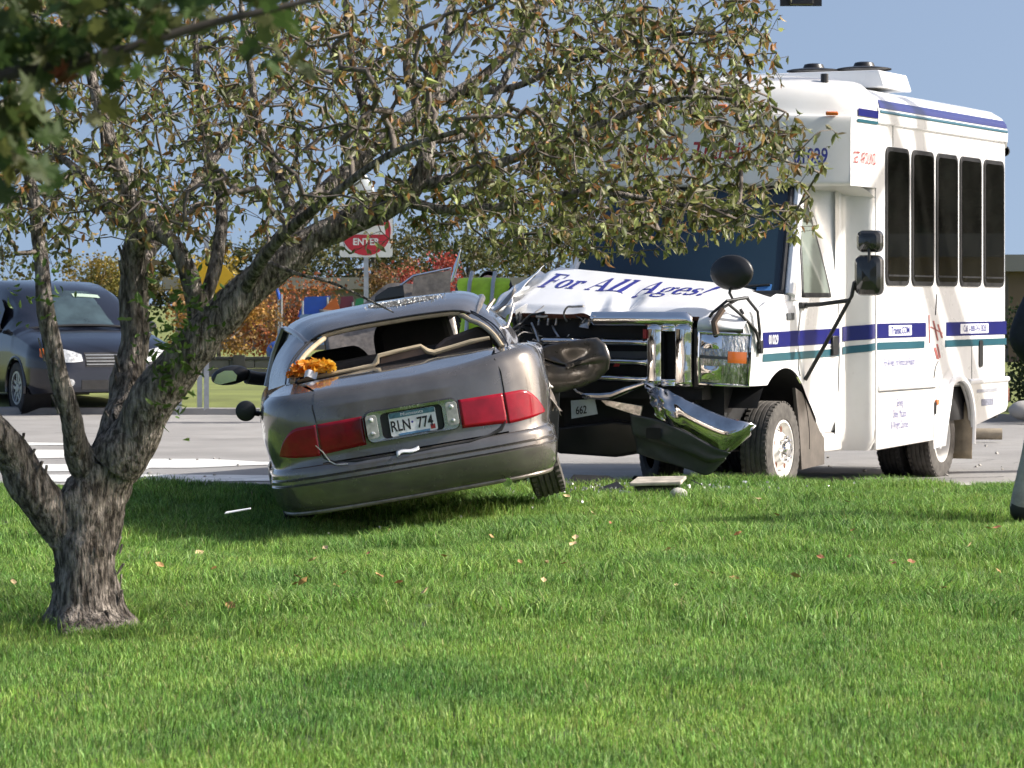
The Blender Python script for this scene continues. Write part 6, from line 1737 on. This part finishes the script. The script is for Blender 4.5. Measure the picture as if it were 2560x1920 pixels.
for (x, y, s_, lb_) in ((6.45, 39.8, .16, "largest pale boulder at the foot of the shrubs behind the bus"), (6.72, 39.6, .11, "smallest pale boulder, middle of three by the shrubs"), (6.95, 39.9, .14, "pale boulder nearest the right edge by the shrubs")):
    rk = MB()
    rk.grid(lambda i, j: (lambda p: p * (1 + .18 * noise.noise(p * 4)))(Vector((s_ * 1.3 * math.sin(math.pi * j) * math.cos(6.2832 * i), s_ * math.sin(math.pi * j) * math.sin(6.2832 * i), s_ * .8 * math.cos(math.pi * j)))), 14, 8)
    rk.warp(lambda p: p + Vector((x, y, .12)))
    o = rk.build("boulder", MT['concrete'], smooth=60)
    tag(o, lb_, "rock", "pale boulders by the shrubs")
# trees that stand outside the picture: they throw the limb shadows on the bus and lie in its windows
SH = thing("leaning_tree", "bare leaning tree standing off to the right of the bus", "tree", (11.2, 29.0, 0))
def from_bus(y, z, t): 
    c, s = math.cos(R(26)), math.sin(R(26))
    return Vector((1.206 + 1.22 * c + y * s, 24.93 - 1.22 * s + y * c, z)) + SUN_DIR * t - Vector(SH.location)
MB().tube([Vector((0, 0, -.1)), Vector((-.1, .1, 1.5)), Vector((-.35, .3, 3.2)), from_bus(4.62, -.1, 9.2), from_bus(4.25, .55, 9.0), from_bus(3.85, 1.1, 8.8), from_bus(3.25, 1.70, 8.6), from_bus(2.75, 2.6, 8.4), from_bus(2.3, 3.6, 8.2), from_bus(1.8, 5, 8.0)], [.26, .22, .19, .17, .15, .14, .13, .12, .10, .06], 12).build("limb", bark, SH)
MB().tube([from_bus(4.5, .1, 9.2), from_bus(3.75, .42, 9.2), from_bus(3.36, .85, 9.2), from_bus(3.02, 1.35, 9.2), from_bus(2.72, 1.75, 9.2), from_bus(2.45, 2.4, 9.2), from_bus(2.1, 2.75, 9.2), from_bus(1.75, 3.1, 9.2), from_bus(1.2, 4.2, 9.2)], [.10, .10, .095, .09, .085, .085, .08, .075, .05], 12).build("limb", bark, SH)
MB().tube([from_bus(2.1, 2.75, 9.2), from_bus(1.0, 2.1, 9.4), from_bus(.65, 1.45, 9.5), from_bus(.55, .9, 9.5)], [.07, .12, .14, .12], 10).build("limb", bark, SH)
bg_tree("slender tree with a small crown, outside the picture to the right", (9.0, 19.55, .05), 6.1, .62, 1.7, DKGR, 1500, .07, .14, 24)
for (x, y, h) in ((38, 56, 10), (46, 50, 10), (46, 70, 11), (56, 64, 11), (36, 70, 10), (42, 62, 10)):
    bg_tree("large green tree far to the right, outside the picture", (x, y, 0), h, 11, h * .92, DKGR, 6000, .5, .25, 60, group="large trees far to the right")

building("low tan building with dark windows, outside the picture to the right", (22.0, 45.0, 0), 18, 6, 2.4, (.42, .29, .17), (.16, .15, .14), 6, R(-42))

# traffic signal whose lower edge hangs into the top of the frame
TS = thing("traffic_signal", "dark traffic signal hanging into the top edge above the bus", "signal", (3.66, 40.0, 5.245))
MB().box((0, 0, .50), (.30, .22, 1.0)).build("housing", MT['blackpl'], TS, bevel=.02)
MB().box((0, .03, .50), (.53, .02, 1.02)).build("backplate", MT['blackpl'], TS, smooth=0)
for z, m_ in ((.83, MT['redlens']), (.5, MT['amber']), (.17, pgreen)):
    MB().lathe([(-.115, .001), (-.118, .09), (-.10, .105)], 'y', (0, 0, z), n=20).build("lens", m_, TS, smooth=0)
    MB().lathe([(-.11, .115), (-.30, .112)], 'y', (0, 0, z), n=16, a0=R(-110), a1=R(110)).build("visor", MT['blackpl'], TS, smooth=60, solid=.004)
MB().tube([(0, .1, 1.0), (0, .1, 1.25), (2.5, .1, 1.45), (7.5, .1, 1.6)], [.05, .07, .09, .11], 10).build("mast_arm", MT['steel'], TS)
MB().tube([(7.5, .1, -5.3), (7.5, .1, 1.9)], .14, 12).build("mast", MT['steel'], TS)

# ---------------------------------------------------------------- people
def person(name, label, loc, rotz, joints, edges, rad, mats, assign, root):
    """one continuous skinned body; mats assigned by height and side"""
    me = bpy.data.meshes.new(name); names = list(joints)
    me.from_pydata([joints[k] for k in names], [(names.index(a), names.index(b_)) for a, b_ in edges], [])
    tmp = bpy.data.objects.new("tmp_body", me); link(tmp)
    sk_ = tmp.modifiers.new("skin", 'SKIN'); sk_.use_smooth_shade = True
    sd_ = tmp.modifiers.new("sub", 'SUBSURF'); sd_.levels = 2; sd_.render_levels = 2
    dat = me.skin_vertices[0].data
    for i, k in enumerate(names):
        r = rad[k]; dat[i].radius = r if hasattr(r, '__len__') else (r, r); dat[i].use_root = (k == root)
    dg = bpy.context.evaluated_depsgraph_get(); dg.update()
    m2 = bpy.data.meshes.new_from_object(tmp.evaluated_get(dg))
    bpy.data.objects.remove(tmp)
    m2.materials.clear()
    for m_ in mats: m2.materials.append(m_)
    for p in m2.polygons: p.material_index = assign(p.center); p.use_smooth = True
    T = thing(name, label, "person", loc, (0, 0, rotz))
    o = bpy.data.objects.new("body", m2); link(o); o.parent = T
    return T
skin = mat("skin", (.52, .30, .21), .5, vary=.06, vscale=12)
J = dict(pel=(0, 0, .95), spn=(0, .02, 1.15), chs=(0, .03, 1.34), nek=(0, .02, 1.50), hd0=(0, 0, 1.57), hd1=(0, -.01, 1.66), hd2=(0, 0, 1.74),
         shL=(-.18, .03, 1.42), elL=(-.29, .06, 1.16), wrL=(-.24, -.12, 1.00), hnL=(-.22, -.20, .97), shR=(.18, .03, 1.42), elR=(.28, .06, 1.16), wrR=(.22, -.12, 1.02), hnR=(.20, -.20, 1.0),
         hpL=(-.11, 0, .90), knL=(-.17, -.01, .50), anL=(-.19, .02, .10), toL=(-.20, -.13, .05), hpR=(.11, 0, .90), knR=(.14, -.02, .50), anR=(.15, .02, .10), toR=(.17, -.13, .05))
ED = [('pel', 'spn'), ('spn', 'chs'), ('chs', 'nek'), ('nek', 'hd0'), ('hd0', 'hd1'), ('hd1', 'hd2'), ('chs', 'shL'), ('shL', 'elL'), ('elL', 'wrL'), ('wrL', 'hnL'), ('chs', 'shR'), ('shR', 'elR'), ('elR', 'wrR'), ('wrR', 'hnR'), ('pel', 'hpL'), ('hpL', 'knL'), ('knL', 'anL'), ('anL', 'toL'), ('pel', 'hpR'), ('hpR', 'knR'), ('knR', 'anR'), ('anR', 'toR')]
RD = dict(pel=(.17, .13), spn=(.17, .13), chs=(.19, .14), nek=.06, hd0=(.075, .085), hd1=(.085, .105), hd2=(.06, .075), shL=.085, elL=.065, wrL=.05, hnL=.04, shR=.085, elR=.065, wrR=.05, hnR=.04, hpL=.11, knL=.085, anL=.07, toL=.055, hpR=.11, knR=.085, anR=.07, toR=.055)
def face_bits(T, z0, hair_m, y0=-.105, off=None):
    before = set(T.children)
    h_ = MB(); h_.grid(lambda i, j: Vector((.098 * math.sin(lerp(.05, 1.9, j)) * math.cos(6.2832 * i), .012 + .120 * math.sin(lerp(.05, 1.9, j)) * math.sin(6.2832 * i) , z0 + .03 + .095 * math.cos(lerp(.05, 1.9, j)))), 20, 10)
    h_.v = [(x, max(y, -.082 if z > z0 + .06 else -.02), z) for x, y, z in h_.v]
    h_.build("hair", hair_m, T, smooth=60)
    MB().add([(-.014, y0 + .012, z0 - .02), (.014, y0 + .012, z0 - .02), (0, y0 - .022, z0 - .018), (0, y0 + .006, z0 + .025)], [(0, 1, 2), (0, 2, 3), (1, 3, 2)]).build("nose", skin, T, smooth=60)
    for s in (-1, 1):
        MB().lathe([(-.004, .001), (-.002, .010), (.004, .012)], 'y', (s * .032, y0 + .012, z0 + .022), n=10).build("eye", MT['blacktext'], T, smooth=60)
        MB().lathe([(-.012, .006), (0, .026), (.012, .010)], 'x', (s * .092, .01, z0 + .0), n=10).build("ear", skin, T, smooth=60)
    MB().box((0, y0 + .012, z0 - .052), (.042, .008, .008)).build("mouth", MT['redtext'], T, bevel=.003)
    if off is not None:
        for o in T.children:
            if o not in before: o.matrix_local = off
navy_c = mat("navy_jacket_cloth", (.016, .018, .032), .85, vary=.25, vscale=14, bump=.4, bscale=12)
grey_t = mat("grey_trouser_cloth", (.40, .37, .33), .9, vary=.2, vscale=10, bump=.3, bscale=14)
shoe = mat("dark_shoe", (.05, .05, .05), .6)
hair_d = mat("brown_hair", (.05, .03, .02), .6, vary=.3, vscale=30)
def as1(c):
    if c.z > 1.50 or (abs(c.x) > .13 and c.y < -.155 and .9 < c.z < 1.1): return 0
    if c.z > .86: return 1
    if c.z > .12: return 2
    return 3
P1 = person("person", "person in a dark navy jacket and grey trousers cut off by the right edge", (3.435, 19.7, .10), R(160), dict(J, knR=(.17, -.02, .50), anR=(.27, .02, .10), toR=(.29, -.10, .05)), ED, RD, [skin, navy_c, grey_t, shoe], as1, 'pel')
face_bits(P1, 1.655, hair_d)
for s_, y_ in ((-.22, -.20), (.20, -.20)):
    hz = .97 if s_ < 0 else 1.0
    for k in range(4): MB().tube([(s_ + (k - 1.5) * .018, y_ - .02, hz), (s_ + (k - 1.5) * .018, y_ - .065, hz - .012), (s_ + (k - 1.5) * .017, y_ - .085, hz - .035)], [.009, .009, .007], 6).build("finger", skin, P1)
    MB().tube([(s_ * .82, y_ + .02, hz), (s_ * .72, y_ - .02, hz - .005), (s_ * .66, y_ - .05, hz - .01)], [.010, .010, .008], 6).build("thumb", skin, P1)
hiv = mat("lime_safety_vest", (.48, .72, .03), .6, vary=.15, vscale=8)
dk_t = mat("dark_uniform", (.03, .032, .04), .85, vary=.2, vscale=10)
def as2(c):
    if c.z > 1.50 or (abs(c.x) > .13 and c.y < -.155 and .9 < c.z < 1.1): return 0
    if c.z > .86 and abs(c.x) < .235: return 1
    if c.z > .12: return 2
    return 3
BL = thing("rescue_step", "low black step block behind the sedan's bonnet", "step", (-.27, 26.8, -.05))
MB().box((0, 0, .13), (.8, .6, .26)).build("block", MT['blackpl'], BL, bevel=.02)
J2 = dict(J, pel=(0, 0, .98), spn=(0, -.10, 1.20), chs=(0, -.22, 1.38), nek=(0, -.37, 1.44), hd0=(0, -.43, 1.44), hd1=(0, -.51, 1.42), hd2=(0, -.59, 1.40),
          shL=(-.18, -.24, 1.42), elL=(-.24, -.36, 1.18), wrL=(-.18, -.50, 1.02), hnL=(-.16, -.56, .97), shR=(.18, -.24, 1.42), elR=(.24, -.36, 1.18), wrR=(.18, -.50, 1.02), hnR=(.16, -.56, .97))
def as2(c):
    if c.y < -.345 and abs(c.x) < .13 and c.z > 1.3 or (c.y < -.52 and c.z < 1.1): return 0
    if c.z > .90 and abs(c.x) < .225: return 1
    if c.z > .12: return 2
    return 3
P2 = person("person", "person in a lime safety vest bending over between the sedan and the bus bonnet", (-.27, 26.8, .21), R(172), J2, ED, RD, [skin, hiv, dk_t, shoe], as2, 'pel')
face_bits(P2, 1.655, hair_d, off=Matrix.Translation((0, -.51, 1.42)) @ Matrix.Rotation(R(82), 4, 'X') @ Matrix.Translation((0, 0, -1.655)))
for x in (-.10, .10): MB().tube([(x, .125, 1.0), (x, .045, 1.24), (x, -.06, 1.44), (x, -.20, 1.535)], .018, 6).build("reflective_band", MT['steel'], P2)

# ---------------------------------------------------------------- debris and small things
sr = random.Random(9)
VB = thing("valve_box", "dark utility box with a tilted pale square lid, sunk in the lawn before the bus", "utility box", (1.02, 22.15, .10))
MB().prism([(-.16, -.12), (.16, -.12), (.16, .12), (-.16, .12)], (0, 0, -.05), X, Y, Z, .16).build("box", MT['blackpl'], VB, smooth=0, bevel=.01)
MB().prism([(-.19, -.17), (.17, -.19), (.20, .15), (-.15, .18)], (0, 0, .125), Vector((1, 0, .03)), Vector((.08, .97, .06)), Vector((0, -.06, .97)), .028).build("lid", mat("pale_worn_lid", (.42, .38, .32), .8, vary=.3, vscale=9), VB, smooth=0, bevel=.008)
rk = MB().grid(lambda i, j: (lambda p: p * (1 + .2 * noise.noise(p * 14)) + Vector((1.14, 21.6, .175)))(Vector((.066 * math.sin(math.pi * j) * math.cos(6.2832 * i), .05 * math.sin(math.pi * j) * math.sin(6.2832 * i), .05 * math.cos(math.pi * j)))), 16, 10)
tag(rk.build("stone", mat("pale_stone", (.50, .48, .42), .8, vary=.25, vscale=30), smooth=60), "small pale stone beside the utility box on the lawn", "stone")
tb = MB().tube([(4.55, 34.6, .045), (4.9, 34.6, .045), (5.36, 34.55, .045)], .062, 14)
tag(tb.build("tan_tube", mat("tan_cloth_tube", (.30, .25, .18), .9, vary=.2, vscale=6, bump=.3, bscale=30), smooth=50), "tan tube lying on the asphalt behind the bus's rear wheel", "tube")
def shard(name, label, cat, c, pts, m, rot=(0, 0, 0), t=.006, grp=None):
    q = Euler(rot).to_matrix()
    o = MB().prism(pts, c, q @ X, q @ Y, q @ Z, t).build(name, m, smooth=0)
    return tag(o, label, cat, grp)
shard("plastic_debris", "jagged black plastic panel lying at the kerb between sedan and bus", "debris", (.62, 23.45, .13), [(-.28, -.1), (-.1, -.18), (.15, -.12), (.3, .02), (.12, .15), (-.15, .12)], MT['blackpl'], (.5, .1, .2))
shard("plastic_debris", "smaller black plastic scrap next to the utility box", "debris", (.72, 22.9, .13), [(-.1, -.05), (.08, -.07), (.12, .05), (-.06, .08)], MT['blackpl'], (.3, -.3, .8))
shard("plastic_debris", "thin white plastic strip on the shaded lawn left of the sedan", "debris", (-1.74, 20.05, .165), [(-.085, -.012), (.08, .0), (.085, .012), (-.07, .012)], MT['whitetext'], (.35, -.15, .1))
shard("plastic_debris", "pale glass scrap on the lawn left of the utility box", "debris", (.80, 22.2, .15), [(-.06, -.02), (.06, -.01), (.04, .03), (-.04, .03)], MT['clearlens'], (.4, .1, .4))
gl = []
for k in range(90):     # grit and glass on the asphalt
    x, y = sr.uniform(2.8, 6.6), sr.uniform(25.5, 36)
    if k > 60: x, y = sr.uniform(-4.5, -1.8), sr.uniform(25, 31)
    gl.append((x, y))
m = MB()
for x, y in gl:
    s_ = sr.uniform(.012, .035); m.box((x, y, road_z(y) + s_ * .3), (s_, s_ * .8, s_ * .6), (sr.uniform(0, 1), sr.uniform(0, 1), sr.uniform(0, 3)))
tag(m.build("road_grit", MT['concrete'], smooth=0), "scatter of grit and broken bits on the asphalt", "grit", kind='stuff')
# fallen leaves on the lawn
lmats = [mat("fallen_leaf_tan", (.46, .27, .11), .7, vary=.2, vscale=30), mat("fallen_leaf_pale", (.56, .42, .22), .7, vary=.2, vscale=30), mat("fallen_leaf_rust", (.34, .15, .07), .7, vary=.2, vscale=30)]
leafm = []
for m_ in lmats:
    b = MB(); b.add([Vector(p) for p in ((0, 0, 0), (-.30, .28, .16), (0, .30, 0), (.30, .28, .16), (-.34, .62, .14), (0, .62, .03), (.34, .62, .14), (0, 1.05, .25))], LEAFF)
    me = bpy.data.meshes.new("fallen_leaf"); me.from_pydata(b.v, [], b.f); me.materials.append(m_); leafm.append(me)
spots = [(1.62, 19.2), (1.66, 20.9), (.62, 18.3), (1.24, 17.7), (1.95, 18.2), (2.36, 17.4), (2.45, 17.0), (1.58, 16.4), (1.74, 16.3), (.86, 17.0), (.50, 19.9), (.75, 20.2), (.28, 16.1), (.05, 15.9), (-.35, 16.6), (-.78, 17.2), (-.95, 16.3), (-.62, 15.2), (-1.02, 15.0), (-.98, 14.5), (-.55, 14.7), (-.4, 14.2), (.15, 14.8), (2.0, 16.0), (2.4, 15.5), (2.75, 18.3), (1.1, 15.2), (.9, 19.0), (2.2, 20.6), (-2.3, 14.6), (-2.35, 17.0), (-2.6, 18.8), (.4, 21.5)] + [(sr.uniform(-2.2, 2.9), sr.uniform(13.8, 20)) for k in range(26)]
for (x, y) in spots:
    kk = sr.randrange(3); o = bpy.data.objects.new("fallen_leaf", leafm[kk]); link(o)
    o.location = (x, y, lawn_z(x, y) + (sr.uniform(.04, .055) if y < 13.5 else sr.uniform(.065, .095))); o.rotation_euler = (sr.uniform(-.7, .7), sr.uniform(-.7, .7), sr.uniform(0, 6.3))
    s_ = sr.uniform(.032, .062); o.scale = (s_, s_, s_)
    tag(o, ("small tan fallen leaf lying on the lawn", "small pale straw coloured fallen leaf lying on the lawn", "small rusty brown fallen leaf lying on the lawn")[kk], "leaf", "fallen leaves on the lawn")

# crumbs of glass and plastic thrown on the lawn and kerb round the crash
m = MB()
for k in range(260):
    x, y = sr.gauss(.7, .8), sr.gauss(22.9, .75)
    if y > 24.0: y = sr.uniform(24.3, 26); zz = road_z(y) + .012
    else: zz = lawn_z(x, y) + sr.uniform(.03, .06)
    s_ = sr.uniform(.006, .022); m.box((x, y, zz), (s_, s_ * .7, s_ * .35), (sr.uniform(0, 3), sr.uniform(0, 3), sr.uniform(0, 3)))
tag(m.build("glass_crumbs", MT['clearlens'], smooth=0), "crumbs of broken glass scattered round the crash", "glass", kind='stuff')
for k, (x, y, s_, lab) in enumerate(((.38, 23.3, .07, "small grey trim shard beside the sedan's right tyre"), (1.35, 23.2, .06, "dark shard on the grass before the bus tyre"), (.95, 23.7, .09, "dark angular shard at the kerb below the hanging bumper"))):
    shard("plastic_debris", lab, "debris", (x, y, lawn_z(x, y) + .055), [(-s_, -s_ * .4), (s_ * .7, -s_ * .6), (s_, s_ * .3), (-s_ * .2, s_ * .6)], (MT['greypl'], MT['blackpl'], MT['blackpl'])[k], (.4, .2 * k, k * 1.1))
